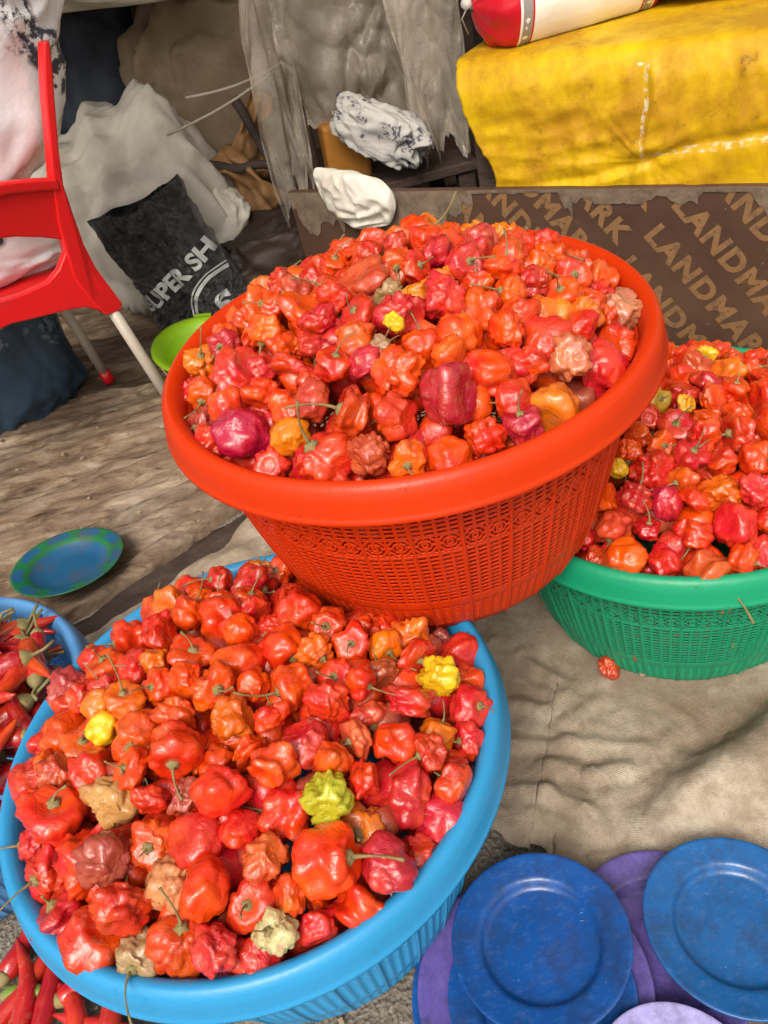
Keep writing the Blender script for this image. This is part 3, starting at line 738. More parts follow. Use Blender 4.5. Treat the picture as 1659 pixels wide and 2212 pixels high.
# wooden shelf the bags at the back stand on
sh = tag(empty('wooden_shelf', (.18, 2.22, 0)), 'rough wooden shelf behind the clear plastic sheet', 'shelf')
bevel(obj('shelf_board', *box(-.20, .26, -.2, .30, .262, .285), MWD, sh, False), .003, 1)
for sx in (-.17, .23):
    for sy in (-.17, .27): obj('leg', *box(sx-.02, sx+.02, sy-.02, sy+.02, 0, .262), MWD, sh, False)
V = [(.0, 0, 0), (.09, .01, -.02), (.11, .03, .10), (.05, .02, .16), (.01, .0, .12), (.06, .03, .06)]
for k, (lc, rz, ry, lab) in enumerate([((-.075, 2.34, .40), .2, .3, 'upper torn piece of brown paper by the dark sticks'), ((-.13, 2.30, .30), -.3, -.5, 'lower torn piece of brown paper by the dark sticks')]):
    n = 16; g = np.linspace(0, 1, n); Xp, Zp = np.meshgrid(g, g)
    yy = .03*fbm(Xp*2, Zp*2, s=140+k)+.02*ridge(Xp*2.5, Zp*2.5, s=150+k, o=2)
    xx = (Xp-.5)*.13*(1-.5*Zp)+.02*noise(Zp*3, 0, s=k); 
    o = solid(obj('paper', np.c_[xx.ravel(), yy.ravel(), ((Zp-.5)*.2).ravel()], grid_faces(n, n), M_PAP, None, True, lc, (0, ry, rz)), .001); tag(o, lab, 'paper')
M_STK = simple('dark_stick', (.03, .02, .015), (.06, .04, .03), 9, .8, .003)
for k, (a, b, r_, lab) in enumerate([((-.10, 2.32, .50), (-.02, 2.25, .24), .013, 'dark stick leaning upright beside the plastic sheet'), ((-.22, 2.30, .36), (-.04, 2.26, .33), .014, 'dark stick lying crosswise among the brown paper')]):
    P = [Vector(a).lerp(Vector(b), t)+Vector((0, 0, .006*math.sin(t*9+k))) for t in np.linspace(0, 1, 7)]
    tag(obj('stick', *tube(P, [r_*(1-.25*t) for t in np.linspace(0, 1, 7)], 10), M_STK), lab, 'stick')
M_ROP = simple('rope', (.30, .26, .20), (.40, .35, .28), 30, .85, .001)
for k, (a, b, lab) in enumerate([((-.27, 2.14, .49), (.04, 2.22, .56), 'lower of the two thin ropes tied across the brown sack'), ((-.20, 2.14, .555), (.05, 2.22, .565), 'upper of the two thin ropes tied across the brown sack')]):
    P = [Vector(a).lerp(Vector(b), t)+Vector((0, .0, -.012*math.sin(t*math.pi))) for t in np.linspace(0, 1, 12)]
    tag(obj('rope', *tube(P, .0035, 8), M_ROP), lab, 'rope')

# black plastic bag with white lettering
def m_bagk():
    t = NT('black_bag_plastic')
    c = t.ramp(t.noise(20, 6, rough=.7), [(.35, (.016, .016, .017)), (.7, (.055, .055, .057))])
    return t.set(Base_Color=c, Roughness=.17, Specular_IOR_Level=1., Normal=t.bump(t.noise(42, 5, rough=.65, dist=2.), .02)).m
M_BK = m_bagk(); M_INK = simple('white_print', (.42, .44, .44), (.52, .54, .54), 30, .5, .001, 50, (.2, .2, .2), dscale=40)
BW, BHt = .25, .43
kb = tag(empty('carrier_bag', (-.335, 2.04, .195), (rad(-3), rad(-16), rad(-6))), 'black plastic bag printed SUPER SH in white, leaning on the sacks', 'bag')
def bagd(u, v, side=1):
    """depth of the bag's face at (u, v) metres"""
    a, b = np.clip(np.abs(u)/(BW/2), 0, 1), np.clip(np.abs(v)/(BHt/2), 0, 1)
    d = .10*np.sqrt(np.maximum(0, 1-a**2.4))*np.maximum(0, 1-b**3)**.5
    w_ = .017*folds(np.asarray(u)*9, np.asarray(v)*9, 0*np.asarray(u), 160+side, 1.3, 5)+.008*ridge(u*20, v*15+u*8, 0, 170+side, 2)
    return d+w_*np.minimum(1, d/.02)
nu, nv = 90, 130
for side, nm in ((1, 'front_face'), (-1, 'back_face')):
    uu, vv_ = np.meshgrid(np.linspace(-1, 1, nu), np.linspace(-1, 1, nv))
    U_, V_ = uu*BW/2*(1+.06*noise(vv_*3, 0, s=5)), vv_*BHt/2+sstep(.5, 1, vv_)*.035*noise(uu*1.6, 0, s=17)
    D = bagd(uu*BW/2, V_, side)
    obj(nm, np.c_[U_.ravel(), (-side*D).ravel(), V_.ravel()], grid_faces(nu, nv), M_BK, kb)
def onbag(m, ox, oz, a, nm, sc=1.):
    bm = bmesh.new(); bm.from_mesh(m)
    bmesh.ops.triangulate(bm, faces=bm.faces[:])
    bmesh.ops.subdivide_edges(bm, edges=[e for e in bm.edges if e.calc_length() > .008/sc], cuts=2, use_grid_fill=False)
    bmesh.ops.triangulate(bm, faces=bm.faces[:])
    for v in bm.verts:
        x, z = v.co.x*sc, v.co.y*sc
        u = ox+x*math.cos(a)-z*math.sin(a); q = oz+x*math.sin(a)+z*math.cos(a)
        u = np.clip(u, -BW/2*.985, BW/2*.985)
        v.co = (u, -float(bagd(u, q))-.003, q)
    mm = bpy.data.meshes.new(nm); bm.to_mesh(mm); bm.free(); mm.materials.append(M_INK)
    for p in mm.polygons: p.use_smooth = True
    link(nm, mm, kb)
onbag(text_mesh('SUPER SH', .056, .0022), -.104, -.030, rad(13), 'lettering')
onbag(text_mesh('S', .085, .004), .062, -.130, rad(7), 'lettering')
def ringmesh(r0, r1, a0, a1, n=40):
    m = bpy.data.meshes.new('r'); V = []; 
    for i in range(n):
        a = a0+(a1-a0)*i/(n-1); V += [(r0*math.cos(a), r0*math.sin(a), 0), (r1*math.cos(a), r1*math.sin(a), 0)]
    m.from_pydata(V, [], [(2*i, 2*i+1, 2*i+3, 2*i+2) for i in range(n-1)]); return m
onbag(ringmesh(.080, .089, rad(65), rad(235)), .088, -.105, 0, 'emblem_ring')
onbag(ringmesh(.093, .097, rad(65), rad(235)), .088, -.105, 0, 'emblem_ring')
for k in range(5):
    onbag(ringmesh(.010+.008*k, .012+.009*k, rad(60+6*k), rad(200-8*k), 12), -.040, -.145+.006*k, 0, 'emblem_leaf')

# clear plastic sheets hanging at the back
def m_clear(name, op=.34, tint=(.74, .65, .54)):
    t = NT(name)
    f = t.ramp(t.noise(8, 6, rough=.7), [(.3, (op-.2,)*3), (.7, (op+.15,)*3)])
    t.set(Base_Color=t.ramp(t.noise(5, 5), [(.3, tuple(.7*q for q in tint)), (.7, tint)]), Roughness=.16, Specular_IOR_Level=.7, Normal=t.bump(t.noise(34, 4, dist=1.5), .002))
    tr = t.n('ShaderNodeBsdfTransparent'); tr.inputs[0].default_value = (.9, .87, .82, 1)
    mx = t.n('ShaderNodeMixShader'); t.l(f, mx.inputs[0]); t.l(tr.outputs[0], mx.inputs[1]); t.l(t.b.outputs[0], mx.inputs[2])
    t.l(mx.outputs[0], t.out.inputs[0])
    return t.m
M_CL = m_clear('clear_plastic')
def sheet(label, loc, wd, ht, s, rz=0., amp=.03, nu=110, nv=120, freq=5, taper=0., ragged=.05, shear=0.):
    uu, vv_ = np.meshgrid(np.linspace(-.5, .5, nu), np.linspace(0, 1, nv))
    c = fbm(uu*3, vv_*2, s=s, o=2)
    y = amp*.8*noise(uu*4, vv_*2.5, 0, s+1)+amp*.5*folds(uu*freq*.5, vv_*.9, 0*uu, s+2, 1.6, 5)+amp*.30*ridge(uu*freq*1.1+vv_*2, vv_*3-uu*2, 0, s+5, 2)
    x = uu*wd*(1-taper*vv_)+.02*c+shear*vv_
    bot = ht*(1-ragged*(1+fbm(uu*6, 0, s=s+8, o=4)))
    z = -vv_*bot
    o = obj('plastic_sheet', np.c_[x.ravel(), y.ravel(), z.ravel()], grid_faces(nu, nv), M_CL, None, True, loc, (0, 0, rz))
    return tag(o, label, 'plastic sheet')
sheet('narrow crinkled clear plastic strip hanging left of the wide sheet', (.035, 2.13, .80), .10, .60, 201, -.1, .025, freq=3, ragged=.1, shear=-.05)
sheet('wide cloudy clear plastic sheet bunched in folds behind the printed board', (.25, 2.12, .80), .42, .50, 210, -.12, .040, freq=4, ragged=.12)
sheet('clear plastic flap hanging lowest beside the yellow cloth', (.37, 2.02, .74), .16, .45, 220, -.3, .02, freq=2, ragged=.08, taper=.3)
pst = bevel(obj('wooden_post', *box(-.03, .03, -.025, .025, 0, .95), MWD, None, False, (.47, 2.26, 0), (0, .03, .2)), .004, 1); tag(pst, 'weathered wooden post behind the clear plastic flap', 'post')
pl_ = tag(empty('hanging_pole', (.22, 2.13, 0)), 'rough pole on two posts from which the clear plastic hangs', 'pole')
obj('crossbar', *tube([(-.22, 0.02, .805), (.0, .024, .80), (.36, .02, .806)], .012, 10), MWD, pl_)
for sx in (-.165, .35): obj('post', *tube([(sx, .05, 0), (sx, .05, .83)], .014, 10), MWD, pl_)
# ================================================================== PEPPERS
def m_pepper(name, attr=False, sc0=1.35, bd=.0022):
    t = NT(name)
    if attr:
        a = t.n('ShaderNodeVertexColor'); a.layer_name = 'Col'; col = a.outputs['Color']; rnd = a.outputs['Alpha']
        vec = t.tc.outputs['Object']; sc = 34.
    else:
        a = t.n('ShaderNodeObjectInfo'); col = a.outputs['Color']; rnd = a.outputs['Random']
        ad = t.n('ShaderNodeVectorMath', operation='MULTIPLY_ADD')
        t.l(rnd, ad.inputs[0]); ad.inputs[1].default_value = (37, 91, 53); t.l(t.tc.outputs['Object'], ad.inputs[2])
        vec = ad.outputs[0]; sc = sc0
    n1 = t.noise(sc, 3, vec); n2 = t.noise(sc*4.5, 6, vec, .65); n3 = t.noise(sc*18, 4, vec, .7)
    # ripeness drifts over the fruit, some skins dry out
    hot = t.n('ShaderNodeHueSaturation'); hot.inputs['Hue'].default_value = .518; hot.inputs['Value'].default_value = 1.12; t.l(col, hot.inputs['Color'])
    drk = t.n('ShaderNodeHueSaturation'); drk.inputs['Hue'].default_value = .492; drk.inputs['Value'].default_value = .72; t.l(col, drk.inputs['Color'])
    c = t.mix(t.ramp(n1, [(.40, (0, 0, 0)), (.66, (1, 1, 1))]), drk.outputs[0], hot.outputs[0])
    c = t.mix(.45, col, c)
    old = t.math('MULTIPLY', t.math('GREATER_THAN', rnd, .62), t.ramp(n2, [(.52, (0, 0, 0)), (.66, (.6, .6, .6))]))
    c = t.mix(old, c, (.44, .11, .06))
    spk = t.ramp(n3, [(.70, (0, 0, 0)), (.78, (.22, .22, .22))])
    c = t.mix(spk, c, (.55, .22, .12))
    rg = t.math('MULTIPLY_ADD', n2, .24, .06)
    rg = t.math('MULTIPLY_ADD', old, .3, rg)
    cr = t.noise(sc*2.6, 3, vec, .5, .8); cr = t.math('ABSOLUTE', t.math('SUBTRACT', cr, .5)); cr = t.math('MINIMUM', cr, .10)
    nb = t.bump(cr, bd*6, .28); nb = t.bump(n2, bd, .35, prev=nb); nb = t.bump(n3, bd*.12, .4, prev=nb)
    t.set(Base_Color=c, Roughness=rg, Specular_IOR_Level=.5, Normal=nb, Coat_Weight=.3, Coat_Roughness=.06)
    return t.m
M_PEP = m_pepper('pepper_skin'); M_PEPA = m_pepper('pepper_skin_heap', True)
M_STEM = simple('pepper_stem', (.17, .145, .04), (.28, .21, .09), 2, .7, .001, 20, (.16, .095, .045), dscale=3)
def pepper_shape(s, kind, nu=44, nv=32):
    g = random.Random(s)
    T, Pv = np.meshgrid(np.linspace(0, 2*np.pi, nu, endpoint=False), np.linspace(0, 1, nv))
    ph = Pv*np.pi; rr = np.sin(ph)**.72; z = np.cos(ph)
    n = g.choice([3, 4, 4, 5]); p0 = g.uniform(0, 6.3)
    if kind == 'bonnet':      # squat, with bulging shoulders and a puckered end
        hz = g.uniform(.62, .85); rr = rr*(1+.16*z); lob = g.uniform(.16, .30)
    elif kind == 'bell':      # longer, tapering to a point
        hz = g.uniform(.95, 1.25); rr = rr*(1+.30*z-.12*z*z); lob = g.uniform(.08, .18)
    elif kind == 'ribbed':    # round, many fine ribs
        hz = g.uniform(.75, .92); n = g.choice([6, 7, 8]); lob = g.uniform(.08, .13)
    else:                     # crumpled
        hz = g.uniform(.65, .9); lob = g.uniform(.18, .32)
    tw = g.uniform(-.9, .9)
    c = np.abs(np.sin(n*(T+tw*Pv+.35*noise(np.cos(T)*1.2, np.sin(T)*1.2, z, s))/2+p0))
    cre = 1-np.clip(c, 0, 1)**.55
    k = 1-lob*cre*sstep(.0, .35, np.sin(ph))
    x, y = rr*np.cos(T), rr*np.sin(T)
    k = k+.20*noise(x*1.4+s, y*1.4, z*1.4, s)+.13*noise(x*2.6+s, y*2.6, z*2.6, s+1)
    am = dict(bonnet=.075, bell=.05, ribbed=.035, crumpled=.15)[kind]
    k = k-.045*np.abs(np.sin(n*1.5*(T+tw*Pv)+2*noise(x*2, y*2, z*2, s+8)))*sstep(.2, .8, np.sin(ph))
    if s % 3 == 0: k = k*(1-.16*np.exp(-((Pv-.56-.05*noise(np.cos(T), np.sin(T), 0, s))/.09)**2))
    k = k-am*np.clip(ridge(x*2.6+s, y*2.6, z*1.6, s+3, 2), 0, 2)-am*.35*ridge(x*5.5, y*5.5+s, z*3, s+4, 2)
    x, y, z = x*k, y*k, z*hz*(.7+.3*k)
    z = z-.28*hz*np.exp(-(Pv/.12)**2)                                  # hollow round the stem
    if kind in ('bonnet', 'crumpled'): z = z+.42*hz*np.exp(-((1-Pv)/.15)**2)   # pucker at the blossom end
    if kind == 'bell': z = z-.18*np.exp(-((1-Pv)/.10)**2)
    x = x+.12*z*noise(s*1.7, .3); y = y+.12*z*noise(.7, s*1.3)
    V = np.c_[x.ravel(), y.ravel(), z.ravel()]
    V /= (np.ptp(V[:, 0])+np.ptp(V[:, 1]))/2
    return V, grid_faces(nu, nv, True), V[:nu].mean(0)
def stem_shape(s, p):
    g = random.Random(s)
    L = g.choice([.25, .45, .6, .75, .9]); b = g.uniform(-.5, .5); b2 = g.uniform(-.5, .5)
    P = [Vector(p)+Vector((b*L*t*t, b2*L*t*t, .02+L*t)) for t in np.linspace(0, 1, 7)]
    a = tube(P, [.045, .030, .021, .017, .016, .019, .027], 7)
    V = []; n = 15
    for r, z in ((.02, .075), (.06, .065), (.10, .03), (.115, .0)):
        for i in range(n):
            q = i/n*2*np.pi; k = 1+(.28*math.cos(q*5+s) if r > .1 else 0)+.1*g.uniform(-1, 1)
            V.append((p[0]+r*k*math.cos(q), p[1]+r*k*math.sin(q), p[2]+z+.02*g.uniform(-1, 1)))
    return cat(a, (V, grid_faces(n, 4, True)))
KINDS = ['bonnet']*11+['bell']*3+['ribbed']*10+['crumpled']*6
PROTO = []
for i, kd in enumerate(KINDS):
    V, F, tp = pepper_shape(300+i, kd)
    SV, SF = stem_shape(400+i, tp)
    lo = pepper_shape(300+i, kd, 14, 10)
    PROTO.append(dict(kind=kd, V=np.array(V), F=np.array(F), SV=np.array(SV), SF=SF, lo=(np.array(lo[0]), np.array(lo[1])),
                      me=mdata('pepper', V, F, M_PEP), st=mdata('stem', SV, SF, M_STEM)))
COLS = dict(R=(.61, .025, .004), C=(.54, .012, .009), O=(.67, .048, .003), G=(.72, .12, .005), Y=(.76, .38, .010), T=(.50, .17, .06), P=(.45, .008, .028), L=(.40, .31, .022), D=(.38, .050, .031), S=(.54, .058, .021), B=(.33, .17, .085), W=(.52, .33, .20))
CN = dict(R='red', C='crimson', O='orange-red', G='orange', Y='yellow', T='tan', P='magenta', L='yellow-green', D='dried red', S='salmon', B='brown', W='bleached pale')
TABLE = dict(
    blue="19,153,44,C 61,128,30,R -71,152,37,G -33,143,29,O -121,127,40,R -5,90,39,R 27,89,27,C 77,69,36,R 52,34,39,R -39,48,40,O -95,61,37,R 13,29,46,O 84,10,29,G 125,21,30,R 174,33,35,G 201,40,29,D 218,18,35,C 103,-15,31,C 62,-24,39,O 144,-21,31,D 174,-3,32,R -10,-7,38,O 1,-35,35,G 160,-56,41,C 194,-38,33,Y 118,-43,24,R 88,-53,36,C 131,-72,32,S 44,-60,30,R -120,18,24,G -119,-8,28,Y -195,99,53,D -171,21,40,O -83,-32,43,O -43,-28,34,O -47,-73,43,R 178,-79,24,G 207,-56,33,C 202,-85,28,C 74,-87,37,C 106,-90,29,S 138,-96,31,R 163,-105,25,R 189,-106,26,R 16,-85,27,O 39,-111,33,O 95,-109,29,O 106,-130,25,R 142,-130,50,C 180,-124,30,R 160,-149,38,P -219,-1,42,C -166,-37,31,S -127,-53,39,R -81,-80,31,O -109,-88,42,T -71,-102,28,R -41,-108,21,D -12,-125,37,R -165,-76,52,R 37,-140,41,R 12,-142,25,R 74,-146,36,L 114,-157,41,G 135,-168,31,C -130,-113,45,R -76,-128,34,O -41,-140,42,R -19,-169,41,O -101,-140,37,D -61,-165,36,T 25,-174,34,S 63,-175,46,O 104,-190,39,P -168,-121,37,C -171,-137,42,C -93,-163,39,R 9,-187,35,R 40,-189,20,O -127,-169,47,R -83,-191,32,B -44,-202,40,O 72,-201,41,R 2,-207,41,C -25,-209,31,C 43,-203,20,O 27,-217,20,W 50,-212,24,C",
    orange="57,125,40,O -27,133,30,C 98,43,30,S 128,26,27,R -100,114,24,O -121,92,34,G -58,103,26,R -87,88,31,O -3,42,29,R -83,-10,39,O -23,-1,44,S 28,0,26,R -51,-20,27,R -33,-62,30,R 4,-41,27,B 4,-86,40,C 41,-74,34,C 79,-56,27,O 96,-71,26,O 127,-54,27,C 45,-119,37,O 112,-125,38,C 132,-95,33,G 162,-89,25,G 209,-58,38,T 97,-107,23,O -116,-48,31,O -81,-73,19,C -157,-49,47,C -208,64,34,O -166,-4,28,P -63,-119,28,R -44,-123,24,P -24,-119,16,B -8,-119,15,Y 6,-136,24,O -19,-146,38,O 19,-153,22,O 55,-159,44,R 116,-152,33,T 156,-142,41,C -109,-91,23,R -135,-99,27,O -203,-17,31,O -171,-76,33,R -90,-143,30,S -120,-132,24,O -64,-168,39,R -31,-180,36,R 21,-178,44,P 65,-184,23,R 95,-187,42,G -164,-116,47,P -208,-53,28,D -122,-150,16,G -100,-177,45,C -138,-158,26,C -61,-197,32,S -25,-208,28,G 11,-207,34,O 60,-205,29,P 28,-198,31,R 146,-121,26,R 173,-22,29,R 55,8,24,P 99,-15,23,R",
    green="85,100,23,Y 87,42,35,G 31,46,41,R 118,16,32,R -20,11,18,L 4,-18,21,Y -44,-19,29,R 55,-46,36,O -82,-55,25,O -46,-67,28,O -107,-82,19,Y -74,-95,41,R 0,-75,34,R -31,-94,33,C -20,-149,40,G -104,-126,37,C -75,-138,32,P -130,-106,32,O -18,-182,40,C -57,-146,21,O -132,-136,35,S -57,-174,37,R -130,-169,37,O -101,-186,37,C -153,-147,32,R -55,-202,47,S -29,-214,24,O -6,-210,32,C 14,-156,33,C 41,-115,34,R -2,-116,28,R -162,-131,27,C")
HEAPS = dict(blue=(BLUE, .270, .060, '@blue'), orange=(ORNG, .508, .068, '@orange'), green=(GREEN, .252, .064, '@green'))
HN = dict(blue='sky blue', orange='orange', green='green')
def camd(p): return float(np.dot(np.array(p)-np.array([0, 0, CH]), _fw))
def view(p):
    d = np.array(p)-np.array([0, 0, CH]); k = 1743.88/float(d@_fw)
    return (829.5+k*float(d@_R), 1106-k*float(d@_U))
PEP = []          # dicts: x y z s col heap listed
rng = random.Random(77)
for hn, (c, ze, h, _) in HEAPS.items():
    here = []
    def zs(r): return ze+h*(1-min(r/.215, 1.15)**3.0)
    for w_ in TABLE[hn].split():
        a = w_.split(','); x, y, s = float(a[0])/1000, float(a[1])/1000, float(a[2])/1000
        here.append(dict(x=x, y=y, s=(max(s, .017) if a[3] in 'YB' else min(max(s, .028), .047))*1.14, col=a[3], listed=True, heap=hn))
    # spread the listed ones so that none swallows its neighbour
    for it in range(30):
        for i in range(len(here)):
            for j in range(i):
                A_, B_ = here[i], here[j]; dx, dy = A_['x']-B_['x'], A_['y']-B_['y']; d = math.hypot(dx, dy)+1e-6; m = .40*(A_['s']+B_['s'])
                if d < m:
                    k = (m-d)/d*.25; A_['x'] += dx*k; A_['y'] += dy*k; B_['x'] -= dx*k; B_['y'] -= dy*k
    for A_ in here:
        r = math.hypot(A_['x'], A_['y'])
        if r > .219: A_['x'] *= .219/r; A_['y'] *= .219/r
    tries = 0
    while tries < 9000:
        tries += 1
        r = .219*math.sqrt(rng.random()); a = rng.uniform(0, 6.2832); x, y = r*math.cos(a), r*math.sin(a)
        s = rng.uniform(.034, .045) if tries < 5000 else rng.uniform(.028, .035)
        if all(math.hypot(x-q['x'], y-q['y']) > .385*(s+q['s']) for q in here):
            here.append(dict(x=x, y=y, s=s, col=rng.choice('RRRRRRRROOOOOOOOOOCCGGS'), listed=False, heap=hn))
    # settle: push touching fruits apart in space, keep them on the heap
    Pn = np.array([(q['x'], q['y'], zs(math.hypot(q['x'], q['y']))+rng.uniform(-.006, .006)-(.5*q['s']-.018)*.4) for q in here])
    Sz = np.array([q['s'] for q in here]); Ms = .49*(Sz[:, None]+Sz[None]); P0 = Pn.copy()
    for it in range(60):
        d = Pn[:, None]-Pn[None]; L = np.sqrt((d**2).sum(-1))+1e-9; np.fill_diagonal(L, 9)
        ov = np.clip(Ms-L, 0, None)
        Pn = Pn+(d/L[..., None]*ov[..., None]*.22).sum(1)
        Pn = Pn+(P0-Pn)*np.array([.03, .03, .06])
        rr_ = np.hypot(Pn[:, 0], Pn[:, 1]); k = np.minimum(1, .221/np.maximum(rr_, 1e-6)); Pn[:, 0] *= k; Pn[:, 1] *= k
    for q, p_ in zip(here, Pn): q['x'], q['y'] = float(p_[0]), float(p_[1])
    for q, p_ in zip(here, Pn):
        z = float(p_[2])+(.009 if q['col'] in 'YLTPW' and q['listed'] else 0)
        X, Y = c[0]+q['x'], c[1]+q['y']
        if hn == 'blue':
            d = math.hypot(X-ORNG[0], Y-ORNG[1])
            if d < .185: z = min(z, ORZ-.004-q['s']*.46)
            elif d < .21: z = min(z, ORZ+.02)
        q.update(X=X, Y=Y, Z=z)
    PEP += here
# which ones become objects of their own: those that show largest
for q in PEP:
    p = (q['X'], q['Y'], q['Z']); u, v = view(p); q['px'] = q['s']/camd(p)
    q['in'] = -30 < u < 1690 and -30 < v < 2240
    r = math.hypot(q['x'], q['y']); back = q['y'] > .13 and r > .16
    q['score'] = q['px']+(1. if q['listed'] else 0)-(1. if back else 0)-(5 if not q['in'] else 0)
PEP.sort(key=lambda q: -q['score'])
NIND = 296
uniq = {}
SPECIAL = {('blue', 'Y', 0): 'bright yellow pepper lying near the right rim of the blue basket'}
def q_rot(q, up=None):
    """stem direction: mostly sideways or outwards, sometimes up"""
    a = rng.uniform(0, 6.2832); el = rng.choice([-.6, -.2, .0, .2, .4, .6, .9, 1.2, -1.0]); d = Vector((math.cos(a)*math.cos(el), math.sin(a)*math.cos(el)-.15, math.sin(el)))
    return (d.to_track_quat('Z', 'Y') @ Euler((0, 0, rng.uniform(0, 6.28))).to_quaternion()).to_euler()
def jit(c): 
    k = rng.uniform(.85, 1.12); return (min(c[0]*k, .9), min(c[1]*rng.uniform(.75, 1.3), .9), c[2]*rng.uniform(.7, 1.4), 1)
def pick(q):
    if q['col'] in 'TBDW': L = [i for i, k in enumerate(KINDS) if k == 'crumpled']
    elif q['col'] in 'P': L = [i for i, k in enumerate(KINDS) if k in ('bell', 'ribbed')]
    else: L = list(range(len(KINDS)))
    return rng.choice(L)
RARE = set('YTLBWG')
counts = {}
SHN = dict(bonnet='squat', bell='long', ribbed='ribbed', crumpled='crinkled')
def pepper_label(q, kind, stk):
    b = HN[q['heap']]; c = CN[q['col']]; x, y = q['x'], q['y']; r = math.hypot(x, y)
    if r < .065: pos = 'in the middle of'
    else:
        a = math.degrees(math.atan2(y, x)) % 360; k = int((a+22.5)//45) % 8
        pos = ['at the right of', 'at the back right of', 'at the back of', 'at the back left of', 'at the left of', 'at the front left of', 'at the front of', 'at the front right of'][k]
    pos = pos.replace(' of', ' rim of') if r > .15 else pos
    size = 'large ' if q['s'] > .043 else ('small ' if q['s'] < .032 else '')
    return '%s%s %s %spepper%s %s%s the %s basket' % (size, SHN[kind], c, 'stalked ' if stk else '', '', '', pos, b), 'peppers heaped in the %s basket' % b
heapV = []; heapF = []; heapC = []; heapM = []; off = 0
def to_heap(V, F, mtx, col, rnd, mi=0):
    global off
    V = V@np.array(mtx.to_3x3()).T+np.array(mtx.translation)
    heapV.append(V)
    for f in F: heapF.append(tuple(int(i)+off for i in f)); heapM.append(mi)
    heapC.append(np.tile((*col[:3], rnd), (len(V), 1))); off += len(V)
ncnt = 0
BODY = []
for q in PEP:
    i = pick(q); pr = PROTO[i]; rot = q_rot(q); s = q['s']*(1.06 if pr['kind'] == 'bell' else 1.10); col = jit(COLS[q['col']])
    if ncnt < NIND and q['in']:
        ncnt += 1
        o = bpy.data.objects.new('scotch_bonnet_pepper', pr['me']); COL.objects.link(o)
        o.location = (q['X'], q['Y'], q['Z']); o.rotation_euler = rot; o.scale = (s, s, s*rng.uniform(.9, 1.1)); o.color = col
        stk = rng.random() < .62; lb, gp = pepper_label(q, pr['kind'], stk); tag(o, lb, 'pepper', gp); BODY.append((q, o))
        if stk:
            st = bpy.data.objects.new('stem', pr['st']); COL.objects.link(st); st.parent = o
    else:
        M4 = Matrix.LocRotScale(Vector((q['X'], q['Y'], q['Z'])), Euler(rot), Vector((s, s, s)))
        to_heap(pr['V'], pr['F'], M4, col, rng.random())
        if rng.random() < .6: to_heap(pr['SV'], pr['SF'], M4, (0, 0, 0), 0, 1)
# peppers under the top layer and against the basket walls
for hn, (c, ze, h, _) in HEAPS.items():
    zb = dict(blue=0, orange=ORZ, green=.004)[hn]; hh = dict(blue=BLH, orange=ORH, green=GRH)[hn]
    L = []
    for k in range(700):
        r = .20*math.sqrt(rng.random()); a = rng.uniform(0, 6.28); L.append((r*math.cos(a), r*math.sin(a), ze+h*(1-min(r/.215, 1.15)**3.0)-.020-rng.uniform(0, .008), .044, .40)) 
    for lev in np.linspace(.025, hh-.01, 6):
        rw = float(wall_r(lev/hh))-.024
        for k in range(int(2*np.pi*rw/.036)):
            a = k*.036/rw+lev*40; L.append((rw*math.cos(a), rw*math.sin(a), zb+lev+rng.uniform(-.006, .006), .040, 0))
    keep = []
    for (x, y, z, s, md) in L:
        if md and any((x-p[0])**2+(y-p[1])**2 < (md*2*s*.85)**2 for p in keep if p[3]): continue
        X, Y = c[0]+x, c[1]+y
        if hn == 'blue' and math.hypot(X-ORNG[0], Y-ORNG[1]) < .19: z = min(z, ORZ-.03)
        keep.append((x, y, z, md)); pr = PROTO[rng.randrange(len(PROTO))]
        M4 = Matrix.LocRotScale(Vector((X, Y, z)), Euler((rng.uniform(0, 6), rng.uniform(0, 6), rng.uniform(0, 6))), Vector((s, s, s)))
        to_heap(pr['lo'][0], pr['lo'][1], M4, jit(COLS[rng.choice('RROOCCD')]), rng.random())
V = np.concatenate(heapV); C4 = np.concatenate(heapC)
me = bpy.data.meshes.new('scotch_bonnet_peppers'); me.from_pydata(V.tolist(), [], heapF)
me.materials.append(M_PEPA); me.materials.append(M_STEM)
me.polygons.foreach_set('material_index', heapM); me.polygons.foreach_set('use_smooth', [True]*len(heapF))
ca = me.color_attributes.new('Col', 'FLOAT_COLOR', 'POINT'); ca.data.foreach_set('color', C4.astype('f').ravel())
me.update()
tag(link('scotch_bonnet_peppers', me), 'smaller and deeper peppers filling the orange, green and sky blue baskets', 'peppers', None, 'stuff')
# one stray pepper on the sackcloth in front of the green basket
pr = PROTO[27]
o = link('scotch_bonnet_pepper', pr['me'], None, (.232, .665, .024), (1.2, .4, 1.)); o.scale = (.034,)*3; o.color = (.52, .05, .015, 1)
tag(o, 'lone shrivelled red pepper lying on the sackcloth below the green basket', 'pepper')

